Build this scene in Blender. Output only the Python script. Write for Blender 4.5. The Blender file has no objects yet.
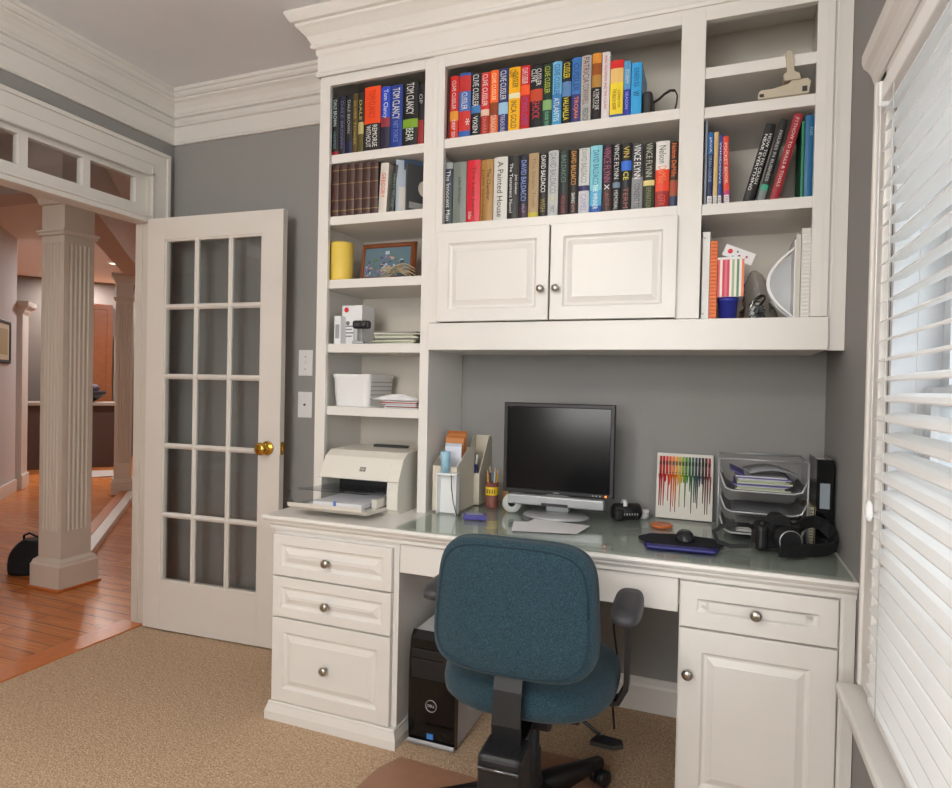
import bpy, bmesh, math, random
from mathutils import Vector, Matrix
random.seed(7)
S = bpy.context.scene
C = S.collection
PI = math.pi

# ------------------------------------------------------------------ materials
def lin(c):
    return tuple(((x/255)/12.92 if x/255 <= .04045 else ((x/255+.055)/1.055)**2.4) for x in c)
MATS = {}
def mat(name, col, rough=.5, metal=0., spec=.5, nscale=0, namt=0., bump=0., bscale=60, trans=0., emit=0., alpha=1., ior=1.45, sheen=0.):
    if name in MATS: return MATS[name]
    m = bpy.data.materials.new(name); m.use_nodes = True
    nt = m.node_tree; b = nt.nodes['Principled BSDF']
    c = lin(col)+(1,)
    b.inputs['Base Color'].default_value = c
    b.inputs['Roughness'].default_value = rough
    b.inputs['Metallic'].default_value = metal
    b.inputs['Specular IOR Level'].default_value = spec
    b.inputs['Transmission Weight'].default_value = trans
    b.inputs['IOR'].default_value = ior
    b.inputs['Alpha'].default_value = alpha
    if sheen: b.inputs['Sheen Weight'].default_value = sheen
    if emit:
        b.inputs['Emission Color'].default_value = c; b.inputs['Emission Strength'].default_value = emit
    tc = nt.nodes.new('ShaderNodeTexCoord')
    n = nt.nodes.new('ShaderNodeTexNoise'); n.inputs['Scale'].default_value = nscale or 8
    n.inputs['Detail'].default_value = 5
    nt.links.new(tc.outputs['Object'], n.inputs['Vector'])
    mx = nt.nodes.new('ShaderNodeMix'); mx.data_type = 'RGBA'
    a = namt or .03
    mx.inputs[6].default_value = tuple(x*(1-a) for x in c[:3])+(1,)
    mx.inputs[7].default_value = tuple(min(1, x*(1+a)) for x in c[:3])+(1,)
    nt.links.new(n.outputs['Fac'], mx.inputs[0]); nt.links.new(mx.outputs[2], b.inputs['Base Color'])
    if bump:
        n2 = nt.nodes.new('ShaderNodeTexNoise'); n2.inputs['Scale'].default_value = bscale; n2.inputs['Detail'].default_value = 6
        nt.links.new(tc.outputs['Object'], n2.inputs['Vector'])
        bp = nt.nodes.new('ShaderNodeBump'); bp.inputs['Strength'].default_value = bump; bp.inputs['Distance'].default_value = .01
        nt.links.new(n2.outputs['Fac'], bp.inputs['Height']); nt.links.new(bp.outputs['Normal'], b.inputs['Normal'])
    MATS[name] = m
    return m
def colmat(col, rough=.5):
    return mat('print_%d_%d_%d' % tuple(col), col, rough)

WHITE = mat('cabinet_white_paint', (222, 219, 214), .32, bump=.02, bscale=25)
TRIMW = mat('trim_white_paint', (216, 213, 208), .38)
DOORW = mat('door_white_paint', (216, 211, 204), .36)
GREY = mat('grey_wall_paint', (143, 142, 140), .75, bump=.03, bscale=200)
CEIL = mat('ceiling_paint', (226, 227, 230), .85, bump=.02, bscale=150)
HALLW = mat('hall_wall_paint', (190, 180, 174), .8)
PEACH = mat('peach_wall_paint', (212, 176, 142), .8)
NICKEL = mat('brushed_nickel', (178, 172, 162), .28, metal=1)
BRASS = mat('polished_brass', (206, 164, 70), .2, metal=1)
STEEL = mat('dull_steel', (120, 120, 122), .35, metal=1)
BLACKP = mat('black_plastic', (26, 26, 28), .42, bump=.05, bscale=300)
BLACKG = mat('glossy_black_plastic', (10, 10, 12), .12)
DGREYP = mat('dark_grey_plastic', (52, 52, 54), .5, bump=.04, bscale=300)
PAPER = mat('paper', (226, 226, 228), .8)
PAGES = mat('book_page_edges', (214, 204, 182), .9, nscale=200, namt=.12)
BEIGEP = mat('beige_printer_plastic', (218, 214, 204), .45)
GREYP = mat('silver_plastic', (168, 170, 172), .35, metal=.3)
WPLAS = mat('white_plastic', (226, 226, 226), .4)
CREAM = mat('cream_cabinet_back', (214, 208, 197), .5)

def glass_mat(name, col, rough=0.0, mixf=.85, tint=None):
    if name in MATS: return MATS[name]
    m = bpy.data.materials.new(name); m.use_nodes = True; nt = m.node_tree
    for n in list(nt.nodes): nt.nodes.remove(n)
    o = nt.nodes.new('ShaderNodeOutputMaterial')
    t = nt.nodes.new('ShaderNodeBsdfTransparent'); t.inputs[0].default_value = lin(col)+(1,)
    g = nt.nodes.new('ShaderNodeBsdfGlossy'); g.inputs['Roughness'].default_value = rough
    ge = nt.nodes.new('ShaderNodeNewGeometry')
    dp = nt.nodes.new('ShaderNodeVectorMath'); dp.operation = 'DOT_PRODUCT'
    nt.links.new(ge.outputs['Normal'], dp.inputs[0]); nt.links.new(ge.outputs['Incoming'], dp.inputs[1])
    def mth(op, a, b2=None):
        q = nt.nodes.new('ShaderNodeMath'); q.operation = op
        for i, v in enumerate((a, b2)):
            if v is None: continue
            if isinstance(v, (int, float)): q.inputs[i].default_value = v
            else: nt.links.new(v, q.inputs[i])
        return q.outputs[0]
    ab = mth('ABSOLUTE', dp.outputs['Value']); f5 = mth('POWER', mth('SUBTRACT', 1.0, ab), 5.0); fr = mth('ADD', mth('MULTIPLY', f5, .94), .05)
    mx = nt.nodes.new('ShaderNodeMixShader')
    nt.links.new(fr, mx.inputs[0]); nt.links.new(t.outputs[0], mx.inputs[1]); nt.links.new(g.outputs[0], mx.inputs[2])
    nt.links.new(mx.outputs[0], o.inputs['Surface'])
    MATS[name] = m
    return m
PANE = glass_mat('door_pane_glass', (246, 248, 248), .01)
DESKG = glass_mat('desk_top_glass', (246, 251, 249), .02)
WINDG = glass_mat('window_pane_glass', (245, 248, 250))
BAGG = glass_mat('clear_bag_plastic', (236, 236, 236), .15)

CLEARP = glass_mat('smoky_clear_plastic', (236, 238, 242), .1)
def carpet_mat():
    m = bpy.data.materials.new('beige_loop_carpet'); m.use_nodes = True; nt = m.node_tree; b = nt.nodes['Principled BSDF']
    tc = nt.nodes.new('ShaderNodeTexCoord')
    v = nt.nodes.new('ShaderNodeTexVoronoi'); v.inputs['Scale'].default_value = 170
    nt.links.new(tc.outputs['Object'], v.inputs['Vector'])
    n = nt.nodes.new('ShaderNodeTexNoise'); n.inputs['Scale'].default_value = 130; n.inputs['Detail'].default_value = 8
    nt.links.new(tc.outputs['Object'], n.inputs['Vector'])
    r = nt.nodes.new('ShaderNodeValToRGB')
    r.color_ramp.elements[0].position = .3; r.color_ramp.elements[0].color = lin((168, 141, 114))+(1,)
    r.color_ramp.elements[1].position = .72; r.color_ramp.elements[1].color = lin((222, 195, 165))+(1,)
    nt.links.new(n.outputs['Fac'], r.inputs[0])
    mx = nt.nodes.new('ShaderNodeMix'); mx.data_type = 'RGBA'; mx.blend_type = 'MULTIPLY'; mx.inputs[0].default_value = .35
    nt.links.new(r.outputs[0], mx.inputs[6]); nt.links.new(v.outputs['Color'], mx.inputs[7])
    hs = nt.nodes.new('ShaderNodeHueSaturation'); hs.inputs['Saturation'].default_value = 0
    nt.links.new(v.outputs['Color'], hs.inputs['Color']); nt.links.new(hs.outputs[0], mx.inputs[7])
    nt.links.new(mx.outputs[2], b.inputs['Base Color'])
    b.inputs['Roughness'].default_value = .95; b.inputs['Specular IOR Level'].default_value = .1
    bp = nt.nodes.new('ShaderNodeBump'); bp.inputs['Strength'].default_value = .7; bp.inputs['Distance'].default_value = .004
    nt.links.new(v.outputs['Distance'], bp.inputs['Height']); nt.links.new(bp.outputs[0], b.inputs['Normal'])
    return m
CARPET = carpet_mat()
def plank_mat(name, c1, c2, cm, rough=.22, rot=0, w=1.1, h=.085):
    m = bpy.data.materials.new(name); m.use_nodes = True; nt = m.node_tree; b = nt.nodes['Principled BSDF']
    tc = nt.nodes.new('ShaderNodeTexCoord'); mp = nt.nodes.new('ShaderNodeMapping'); mp.inputs['Rotation'].default_value[2] = rot
    nt.links.new(tc.outputs['Object'], mp.inputs[0])
    br = nt.nodes.new('ShaderNodeTexBrick'); br.inputs['Scale'].default_value = 1
    br.inputs['Color1'].default_value = lin(c1)+(1,); br.inputs['Color2'].default_value = lin(c2)+(1,); br.inputs['Mortar'].default_value = lin(cm)+(1,)
    br.inputs['Mortar Size'].default_value = .0025; br.inputs['Brick Width'].default_value = w; br.inputs['Row Height'].default_value = h
    nt.links.new(mp.outputs[0], br.inputs['Vector'])
    mp2 = nt.nodes.new('ShaderNodeMapping'); mp2.inputs['Scale'].default_value = (2, 40, 2)
    nt.links.new(mp.outputs[0], mp2.inputs[0])
    n = nt.nodes.new('ShaderNodeTexNoise'); n.inputs['Scale'].default_value = 2; n.inputs['Detail'].default_value = 6
    nt.links.new(mp2.outputs[0], n.inputs['Vector'])
    r = nt.nodes.new('ShaderNodeValToRGB'); r.color_ramp.elements[0].position = .35; r.color_ramp.elements[0].color = (.55, .5, .45, 1)
    r.color_ramp.elements[1].position = .65; r.color_ramp.elements[1].color = (1, 1, 1, 1)
    nt.links.new(n.outputs['Fac'], r.inputs[0])
    mx = nt.nodes.new('ShaderNodeMix'); mx.data_type = 'RGBA'; mx.blend_type = 'MULTIPLY'; mx.inputs[0].default_value = .7
    nt.links.new(br.outputs['Color'], mx.inputs[6]); nt.links.new(r.outputs[0], mx.inputs[7]); nt.links.new(mx.outputs[2], b.inputs['Base Color'])
    b.inputs['Roughness'].default_value = rough
    return m
OAK = plank_mat('orange_oak_planks', (214, 136, 76), (198, 116, 58), (120, 66, 34))
OAKSTRIP = mat('orange_oak_strip', (192, 112, 58), .3, nscale=30, namt=.2)
WOODF = mat('dark_frame_wood', (120, 66, 34), .35, nscale=30, namt=.25)
KITCH = mat('kitchen_cherry_wood', (150, 90, 54), .4, nscale=12, namt=.25)
def fabric_mat():
    m = bpy.data.materials.new('teal_woven_fabric'); m.use_nodes = True; nt = m.node_tree; b = nt.nodes['Principled BSDF']
    tc = nt.nodes.new('ShaderNodeTexCoord')
    n = nt.nodes.new('ShaderNodeTexNoise'); n.inputs['Scale'].default_value = 420; n.inputs['Detail'].default_value = 3
    nt.links.new(tc.outputs['Object'], n.inputs['Vector'])
    r = nt.nodes.new('ShaderNodeValToRGB')
    r.color_ramp.elements[0].position = .36; r.color_ramp.elements[0].color = lin((17, 36, 45))+(1,)
    r.color_ramp.elements[1].position = .66; r.color_ramp.elements[1].color = lin((42, 74, 86))+(1,)
    nt.links.new(n.outputs['Fac'], r.inputs[0]); nt.links.new(r.outputs[0], b.inputs['Base Color'])
    b.inputs['Roughness'].default_value = .95; b.inputs['Sheen Weight'].default_value = .08
    bp = nt.nodes.new('ShaderNodeBump'); bp.inputs['Strength'].default_value = .35; bp.inputs['Distance'].default_value = .002
    nt.links.new(n.outputs['Fac'], bp.inputs['Height']); nt.links.new(bp.outputs[0], b.inputs['Normal'])
    return m
FABRIC = fabric_mat()

# ------------------------------------------------------------------ mesh helpers
class MB:
    def __init__(s): s.bm = bmesh.new(); s.mats = []; s.cur = 0
    def m(s, mt):
        if mt not in s.mats: s.mats.append(mt)
        s.cur = s.mats.index(mt); return s
    def _fs(s, fs, smooth=False):
        for f in fs: f.material_index = s.cur; f.smooth = smooth
    def box(s, x0, x1, y0, y1, z0, z1, bev=0, seg=2, M=None):
        bm = s.bm
        x0, x1 = min(x0, x1), max(x0, x1); y0, y1 = min(y0, y1), max(y0, y1); z0, z1 = min(z0, z1), max(z0, z1)
        vs = [bm.verts.new((x, y, z)) for z in (z0, z1) for y in (y0, y1) for x in (x0, x1)]
        F = [(0, 2, 3, 1), (4, 5, 7, 6), (0, 1, 5, 4), (2, 6, 7, 3), (1, 3, 7, 5), (0, 4, 6, 2)]
        fs = [bm.faces.new([vs[i] for i in f]) for f in F]
        s._fs(fs)
        if bev:
            es = list({e for f in fs for e in f.edges})
            r = bmesh.ops.bevel(bm, geom=es, offset=min(bev, .49*min(x1-x0, y1-y0, z1-z0)), segments=seg, profile=.5, affect='EDGES')
            s._fs(r['faces'], False)
            vs = list({v for f in r['faces'] for v in f.verts} | {v for v in vs if v.is_valid})
        if M is not None: bmesh.ops.transform(bm, matrix=M, verts=vs)
        return vs
    def grid(s, rows, closed=False, smooth=True, capA=False, capB=False):
        bm = s.bm
        V = [[bm.verts.new(p) for p in r] for r in rows]
        n = len(V[0]); fs = []
        for i in range(len(V)-1):
            for j in range(n if closed else n-1):
                k = (j+1) % n
                fs.append(bm.faces.new((V[i][j], V[i][k], V[i+1][k], V[i+1][j])))
        s._fs(fs, smooth)
        caps = []
        if capA: caps.append(bm.faces.new(list(reversed(V[0]))))
        if capB: caps.append(bm.faces.new(V[-1]))
        s._fs(caps)
        return V
    def lathe(s, prof, ctr=(0, 0, 0), axis='z', n=24, smooth=True, ring=False):
        if ring: prof = list(prof)+[prof[0]]
        rows = []
        for r, h in prof:
            row = []
            for i in range(n):
                a = 2*PI*i/n; u, v = r*math.cos(a), r*math.sin(a)
                p = {'z': (u, v, h), 'y': (u, h, -v), 'x': (h, u, v)}[axis]
                row.append(tuple(p[k]+ctr[k] for k in range(3)))
            rows.append(row)
        return s.grid(rows, True, smooth, not ring, not ring)
    def tube(s, pts, r, n=8, cap=True):
        pts = [Vector(p) for p in pts]; rows = []
        rr = r if isinstance(r, (list, tuple)) else [r]*len(pts)
        up = None
        for i, p in enumerate(pts):
            t = (pts[min(i+1, len(pts)-1)]-pts[max(i-1, 0)]).normalized()
            if up is None:
                up = Vector((0, 0, 1)) if abs(t.z) < .9 else Vector((1, 0, 0))
            a = t.cross(up)
            if a.length < 1e-4: a = t.orthogonal()
            a.normalize(); b = a.cross(t).normalized(); up = b
            rows.append([p+a*rr[i]*math.cos(2*PI*k/n)+b*rr[i]*math.sin(2*PI*k/n) for k in range(n)])
        return s.grid(rows, True, True, cap, cap)
    def band(s, pts, w, t, wd=(0, 0, 1)):
        """flat strap swept along pts: width w along wd, thickness t"""
        pts = [Vector(p) for p in pts]; rows = []
        for i, p in enumerate(pts):
            d = (pts[min(i+1, len(pts)-1)]-pts[max(i-1, 0)]).normalized()
            W = Vector(wd); W = (W-d*W.dot(d)).normalized(); N = d.cross(W)
            rows.append([p+W*w/2+N*t/2, p-W*w/2+N*t/2, p-W*w/2-N*t/2, p+W*w/2-N*t/2])
        return s.grid(rows, True, False, True, True)
    def prism(s, poly, axis, a0, a1, smooth=False):
        """extrude 2D polygon along axis. axis x: poly=(y,z); y: (x,z); z: (x,y)"""
        def mk(p, a): return {'x': (a, p[0], p[1]), 'y': (p[0], a, p[1]), 'z': (p[0], p[1], a)}[axis]
        return s.grid([[mk(p, a0) for p in poly], [mk(p, a1) for p in poly]], True, smooth, True, True)
    def loops(s, x0, x1, z0, z1, lv, yb, sgn=-1):
        """stack of nested rectangular loops facing -y: lv=[(inset,y)], sides run back to yb"""
        rows = []
        for ins, y in [(0, yb)]+lv:
            rows.append([(x0+ins, y, z0+ins), (x1-ins, y, z0+ins), (x1-ins, y, z1-ins), (x0+ins, y, z1-ins)])
        s.grid(rows, True, False, True, True)
    def obj(s, name, parent=None, loc=None, rot=None, smooth_all=False):
        bmesh.ops.recalc_face_normals(s.bm, faces=s.bm.faces[:])
        me = bpy.data.meshes.new(name); s.bm.to_mesh(me); s.bm.free()
        for mt in s.mats: me.materials.append(mt)
        o = bpy.data.objects.new(name, me); C.objects.link(o)
        if parent: o.parent = parent
        if loc: o.location = loc
        if rot: o.rotation_euler = rot
        return o
def NB(mt): return MB().m(mt)
def thing(name, label, cat, loc=(0, 0, 0), rot=(0, 0, 0), group=None):
    o = bpy.data.objects.new(name, None); C.objects.link(o); o.location = loc; o.empty_display_size = .05
    o.rotation_euler = rot if isinstance(rot, tuple) else (0, 0, rot)
    o['label'] = label; o['category'] = cat
    if group: o['group'] = group
    return o
def tag(o, label, cat, group=None):
    o['label'] = label; o['category'] = cat
    if group: o['group'] = group
    return o
def struct(o): o['kind'] = 'structure'; return o

def text_mesh(txt, length, height, mt, ext=.0002, upright=False):
    """mesh of letters; default: reads downwards on a spine, normal -y, centred on origin. returns object"""
    cu = bpy.data.curves.new('t', 'FONT'); cu.body = txt; cu.resolution_u = 2; cu.extrude = 0; cu.align_x = 'LEFT'
    to = bpy.data.objects.new('t', cu); C.objects.link(to)
    dg = bpy.context.evaluated_depsgraph_get(); dg.update()
    me = bpy.data.meshes.new_from_object(to.evaluated_get(dg))
    bpy.data.objects.remove(to); bpy.data.curves.remove(cu)
    xs = [v.co.x for v in me.vertices]; ys = [v.co.y for v in me.vertices]
    cx, cy = (min(xs)+max(xs))/2, (min(ys)+max(ys))/2; sx = length/(max(xs)-min(xs)); sy = height/(max(ys)-min(ys))
    bm = bmesh.new(); bm.from_mesh(me)
    for v in bm.verts:
        a, b = (v.co.x-cx)*sx, (v.co.y-cy)*sy
        v.co = (a, 0, b) if upright else (b, 0, -a)
    # a little ink thickness
    r = bmesh.ops.extrude_face_region(bm, geom=bm.faces[:])
    for v in [g for g in r['geom'] if isinstance(g, bmesh.types.BMVert)]: v.co.y -= ext
    bmesh.ops.recalc_face_normals(bm, faces=bm.faces[:])
    bm.to_mesh(me); bm.free(); me.materials.clear(); me.materials.append(mt)
    return me
def put_text(name, txt, length, height, mt, parent, loc, rot=(0, 0, 0), upright=False):
    me = text_mesh(txt, length, height, mt, upright=upright)
    o = bpy.data.objects.new(name, me); C.objects.link(o); o.parent = parent; o.location = loc; o.rotation_euler = rot
    return o

# ------------------------------------------------------------------ room dimensions
W = 3.06; H = 2.732; YB = -4.4

# camera
cam_d = bpy.data.cameras.new('camera'); cam = bpy.data.objects.new('camera', cam_d); C.objects.link(cam); S.camera = cam
YAW, PIT, ROL = .3666, -.0139, .0212
fw = Vector((-math.sin(YAW)*math.cos(PIT), math.cos(YAW)*math.cos(PIT), math.sin(PIT)))
rt = Vector((math.cos(YAW), math.sin(YAW), 0)); up = rt.cross(fw)
r2 = rt*math.cos(ROL)+up*math.sin(ROL); u2 = -rt*math.sin(ROL)+up*math.cos(ROL)
cam.matrix_world = Matrix.Translation((2.701, -2.5281, 1.2558)) @ Matrix((r2, u2, -fw)).transposed().to_4x4()
cam_d.sensor_width = 36; cam_d.lens = 628.8*36/952; cam_d.clip_start = .05
CP = Vector((2.701, -2.5281, 1.2558))
def P(u, v, ax, val):
    """where the survey line through a photo point meets the plane ax=val (metres)"""
    d = fw+r2*((u-476)/628.8)-u2*((v-394)/628.8); i = 'xyz'.index(ax)
    return CP+d*((val-CP[i])/d[i])

# ------------------------------------------------------------------ setting
b = NB(CARPET); b.box(0, W, YB, 0, -.05, 0); struct(b.obj('floor'))
b = NB(CEIL); b.box(-.079, W+.12, YB-.1, .1, H, H+.08); struct(b.obj('ceiling'))
b = NB(GREY); b.box(-.12, W+.12, 0, .1, 0, H); struct(b.obj('wall_back'))
b = NB(GREY); b.box(-.12, W+.12, YB-.1, YB, 0, H); struct(b.obj('wall_front'))
OY0, OY1 = -1.95, -.15   # doorway
b = NB(GREY)
b.box(-.08, 0, OY1+.02, 0, 0, H); b.box(-.08, 0, YB, OY0-.02, 0, H); b.box(-.08, 0, OY0-.02, OY1+.02, 2.30, H)
struct(b.obj('wall_left'))
WY0, WY1, WZ0, WZ1 = -2.35, -.872, .535, 1.970  # window opening
b = NB(GREY)
b.box(W, W+.14, WY1, 0, 0, H); b.box(W, W+.14, YB, WY0, 0, H); b.box(W, W+.14, WY0, WY1, 0, WZ0); b.box(W, W+.14, WY0, WY1, WZ1, H)
struct(b.obj('wall_right'))
# baseboards
def baseboard(name, axis, a0, a1, pos, sgn):
    """profile along axis; pos plane; sgn direction into the room"""
    pr = [(0, 0), (.016, 0), (.016, .095), (.012, .105), (.01, .118), (.006, .125), (0, .128)]
    b = NB(TRIMW); b.prism([(pos+sgn*p, z) for p, z in pr], axis, a0, a1); return struct(b.obj(name))
baseboard('baseboard_back', 'x', 1.70, 2.60, 0, -1)
baseboard('baseboard_back_left', 'x', .02, 1.15, 0, -1)
baseboard('baseboard_right', 'y', YB, -.66, W, -1)
baseboard('baseboard_left', 'y', YB, OY0-.14, 0, 1)
baseboard('baseboard_front', 'x', 0, W, YB, 1)
# crown mouldings (profile: distance from wall, z)
crown = [(0, 2.478), (.012, 2.478), (.016, 2.486), (.012, 2.494), (.012, 2.568), (.024, 2.571), (.028, 2.579), (.024, 2.587), (.014, 2.590), (.014, 2.610), (.030, 2.613), (.033, 2.622), (.028, 2.630), (.030, 2.634),
         (.037, 2.652), (.052, 2.672), (.066, 2.682), (.066, 2.690), (.076, 2.692), (.084, 2.702), (.084, 2.712), (.092, 2.716), (.092, H), (0, H)]
b = NB(TRIMW); b.prism([(p, z) for p, z in crown], 'y', YB, 0); struct(b.obj('trim_1'))
b = NB(TRIMW); b.prism([(-p, z) for p, z in crown], 'x', 0, 1.15); struct(b.obj('trim_2'))
b = NB(TRIMW); b.prism([(W-p, z) for p, z in crown], 'y', YB, -.47); struct(b.obj('trim_3'))
# ---- doorway casing, transom, jamb
b = NB(TRIMW)
def casing_bar(b, y0, y1, z0, z1):
    b.box(0, .016, y0, y1, z0, z1)
b.box(0, .018, -.150, -.045, 0, 2.276); b.box(.018, .030, -.066, -.045, 0, 2.388, .003)       # right casing with back band
b.box(.018, .022, -.150, -.140, 0, 2.325)
b.box(0, .018, OY0-.105, OY0, 0, 2.325)
b.box(0, .018, OY0-.105, -.045, 2.275, 2.405); b.box(.018, .030, OY0-.105, -.045, 2.388, 2.408, .003)
b.box(.018, .023, OY0, -.140, 2.33, 2.338); b.box(.018, .022, OY0, -.140, 2.277, 2.287)
struct(b.obj('trim_4'))
b = NB(mat('jamb_paint', (205, 200, 190), .4))
b.box(-.09, .004, -.150, -.130, 0, 2.3); b.box(-.060, -.040, -.156, -.150, 0, 2.04)
b.box(-.09, .004, OY0-.02, OY0, 0, 2.3); b.box(-.09, .004, OY0, OY1, 2.285, 2.3)
struct(b.obj('trim_5'))
tr = struct(thing('window_2', '', '')); del tr['label']; del tr['category']
b = NB(TRIMW)
b.box(-.09, .012, OY0, OY1, 2.04, 2.075, .004); b.box(-.06, -.02, OY0, OY1, 2.075, 2.128)
b.box(-.09, .022, OY0, OY1, 2.062, 2.074, .004)
b.box(-.06, -.02, OY0, OY1, 2.255, 2.285)
y = -.15; edges = [(-.15, -.212)]
lite = .245; mun = .035; y0 = -.212
while y0 > OY0+.2:
    edges.append((y0-lite, y0-lite-mun)); y0 -= lite+mun
for a, c in edges: b.box(-.06, -.02, max(c, OY0), a, 2.128, 2.255)
b.obj('window_frame', tr)
b = NB(PANE); b.box(-.043, -.037, OY0, OY1, 2.12, 2.26); b.obj('glass', tr)
# ---- threshold and hall floor
b = NB(OAKSTRIP); b.box(-.14, .0, OY0, OY1, -.02, .006, .004); struct(b.obj('trim_6'))
b = NB(OAK); b.box(-14, -.08, -5, 12, -.05, .001); struct(b.obj('floor_hall'))
b = NB(mat('hall_ceiling_paint', (222, 222, 224), .8)); b.box(-14, -.08, -5, 12, H+.0, H+.1); struct(b.obj('ceiling_hall'))
b = NB(HALLW); b.box(-14.1, -14, -5, 12, 0, H); b.box(-14, -.12, 12, 12.1, 0, H); b.box(-14, -.12, -5.1, -5, 0, H); b.box(-.16, -.08, .1, 12, 0, H); b.box(-.16, -.08, -5, YB-.1, 0, H)
struct(b.obj('wall_hall'))

# ---- switch plates
for k, (z0, z1, lab) in enumerate([(1.283, 1.408, 'white light switch plate, the upper of two, beside the open glass door'), (1.085, 1.205, 'white blank wall plate with one small round jack, below the light switch')]):
    t = thing('switch_plate' if k == 0 else 'wall_plate', lab, 'switch plate', (.853, 0, (z0+z1)/2))
    b = NB(WPLAS); b.box(-.04, .04, -.006, 0, -.062, .062, .003); b.obj('plate', t)
    if k == 0:
        b = NB(WPLAS); b.box(-.006, .006, -.016, -.006, -.005, .013, .002); b.obj('toggle', t)
        for s in (-1, 1): b = NB(STEEL); b.lathe([(.003, -.0075), (.003, -.006)], (0, 0, s*.03), 'y', 10); b.obj('screw', t)
    else:
        b = NB(STEEL); b.lathe([(.005, -.012), (.006, -.006)], (0, 0, 0), 'y', 12); b.obj('jack', t)

# ------------------------------------------------------------------ french door
HX, HY = .028, -.182
dr = thing('door_1', '', '', (HX, HY, .008), (0, 0, .052)); del dr['label']; del dr['category']; struct(dr)
DW, DH, DT = .790, 2.042, .035
gx = [(.128, .252), (.282, .408), (.438, .600)]
b = NB(DOORW)
x0s = .106; x1s = .678; z0s = .24; z1s = 1.935
b.box(0, x0s, 0, DT, 0, DH, .002); b.box(x1s, DW, 0, DT, 0, DH, .002); b.box(x0s, x1s, .001, DT-.001, 0, z0s); b.box(x0s, x1s, .001, DT-.001, z1s, DH)
cw = (x1s-x0s-2*.026)/3; rh = (z1s-z0s-4*.026)/5
def bead(b, x0, x1, z0, z1):
    b.prism([(x0, .002), ((x0+x1)/2-.005, -.001+.006), ((x0+x1)/2-.005, .0), ((x0+x1)/2+.005, .0), (x1, .010), (x1, DT-.01), (x0, DT-.01)], 'z', z0, z1)
for i in (1, 2):
    xa = x0s+i*cw+(i-1)*.026
    b.prism([(xa, .012), (xa+.009, .003), (xa+.017, .003), (xa+.026, .012), (xa+.026, DT-.012), (xa+.017, DT-.003), (xa+.009, DT-.003), (xa, DT-.012)], 'z', z0s, z1s)
for j in (1, 2, 3, 4):
    za = z0s+j*rh+(j-1)*.026
    b.prism([(.012, za), (.0035, za+.009), (.0035, za+.017), (.012, za+.026), (DT-.012, za+.026), (DT-.0035, za+.017), (DT-.0035, za+.009), (DT-.012, za)], 'x', x0s, x1s)
# glazing bead round the lites
for (a0, a1, c0, c1) in [(x0s, x0s+.010, z0s, z1s), (x1s-.010, x1s, z0s, z1s)]: b.box(a0, a1, .006, DT-.006, c0, c1)
for (c0, c1) in [(z0s, z0s+.010), (z1s-.010, z1s)]: b.box(x0s, x1s, .006, DT-.006, c0, c1)
b.obj('door_panel', dr)
b = NB(PANE); b.box(x0s+.002, x1s-.002, .015, .019, z0s+.002, z1s-.002); b.obj('glass', dr)
b = NB(BRASS)
for s, yy in ((-1, 0), (1, DT)):
    pf = [(.033, 0), (.033, .004), (.026, .007), (.012, .009), (.011, .028), (.016, .034), (.027, .042), (.030, .052), (.027, .062), (.014, .068), (.001, .069)]
    b.lathe([(r, yy+s*h) for r, h in pf], (DW-.065, 0, .935), 'y', 24)
b.obj('door_knob', dr)
b = NB(BRASS); b.box(DW-.001, DW+.0015, .005, DT-.005, .905, .965, .001); b.box(DW, DW+.008, .012, DT-.012, .925, .945, .002); b.obj('latch_plate', dr)

# ------------------------------------------------------------------ window in right wall
wn = thing('window_1', '', ''); del wn['label']; del wn['category']; struct(wn)
b = NB(TRIMW)
# casing + head cornice + stool + apron
b.box(W-.020, W, -.868, -.775, WZ0+.02, 1.995, .004); b.box(W-.027, W-.018, -.792, -.775, WZ0+.02, 1.995, .003)
b.box(W-.020, W, WY0-.11, WY0-.005, WZ0+.02, 1.965, .004)
b.box(W-.020, W, WY0-.11, -.775, 1.970, 2.02)
b.prism([(W, 1.995), (W-.024, 1.995), (W-.029, 2.008), (W-.032, 2.018), (W-.039, 2.030), (W-.049, 2.040), (W-.053, 2.052), (W-.053, 2.070), (W, 2.070)], 'y', WY0-.15, -.768)
b.obj('window_casing', wn)
b = NB(TRIMW)
b.box(W-.068, W+.05, WY0-.14, -.748, WZ0-.022, WZ0+.006, .008, 3); b.box(W-.020, W, WY0-.11, -.775, WZ0-.11, WZ0-.022, .004)
b.obj('window_sill', wn)
b = NB(mat('sash_white', (214, 216, 218), .4))
b.box(W, W+.12, WY1-.0, WY1+.012-.03, WZ0, WZ1); b.box(W, W+.12, WY0, WY0+.02, WZ0, WZ1)
b.box(W, W+.12, WY0, WY1, WZ1-.02, WZ1); b.box(W, W+.12, WY0, WY1, WZ0, WZ0+.015)
sy0, sy1 = WY0+.02, WY1-.02
zm = (WZ0+WZ1)/2
for (za, zb_, x) in ((WZ0+.015, zm+.02, W+.065), (zm-.02, WZ1-.02, W+.095)):
    b.box(x, x+.03, sy0, sy0+.045, za, zb_); b.box(x, x+.03, sy1-.045, sy1, za, zb_)
    b.box(x+.001, x+.029, sy0+.045, sy1-.045, za, za+.045); b.box(x+.001, x+.029, sy0+.045, sy1-.045, zb_-.04, zb_)
    for k in (1, 2): yy = sy0+(sy1-sy0)*k/3; b.box(x+.006, x+.024, yy-.011, yy+.011, za+.04, zb_-.035)
    b.box(x+.0075, x+.0225, sy0+.04, sy1-.04, (za+zb_)/2-.011, (za+zb_)/2+.011)
b.obj('window_frame', wn)
b = NB(WINDG); b.box(W+.078, W+.081, sy0, sy1, WZ0+.03, zm); b.box(W+.108, W+.111, sy0, sy1, zm, WZ1-.03); b.obj('glass', wn)
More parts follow.
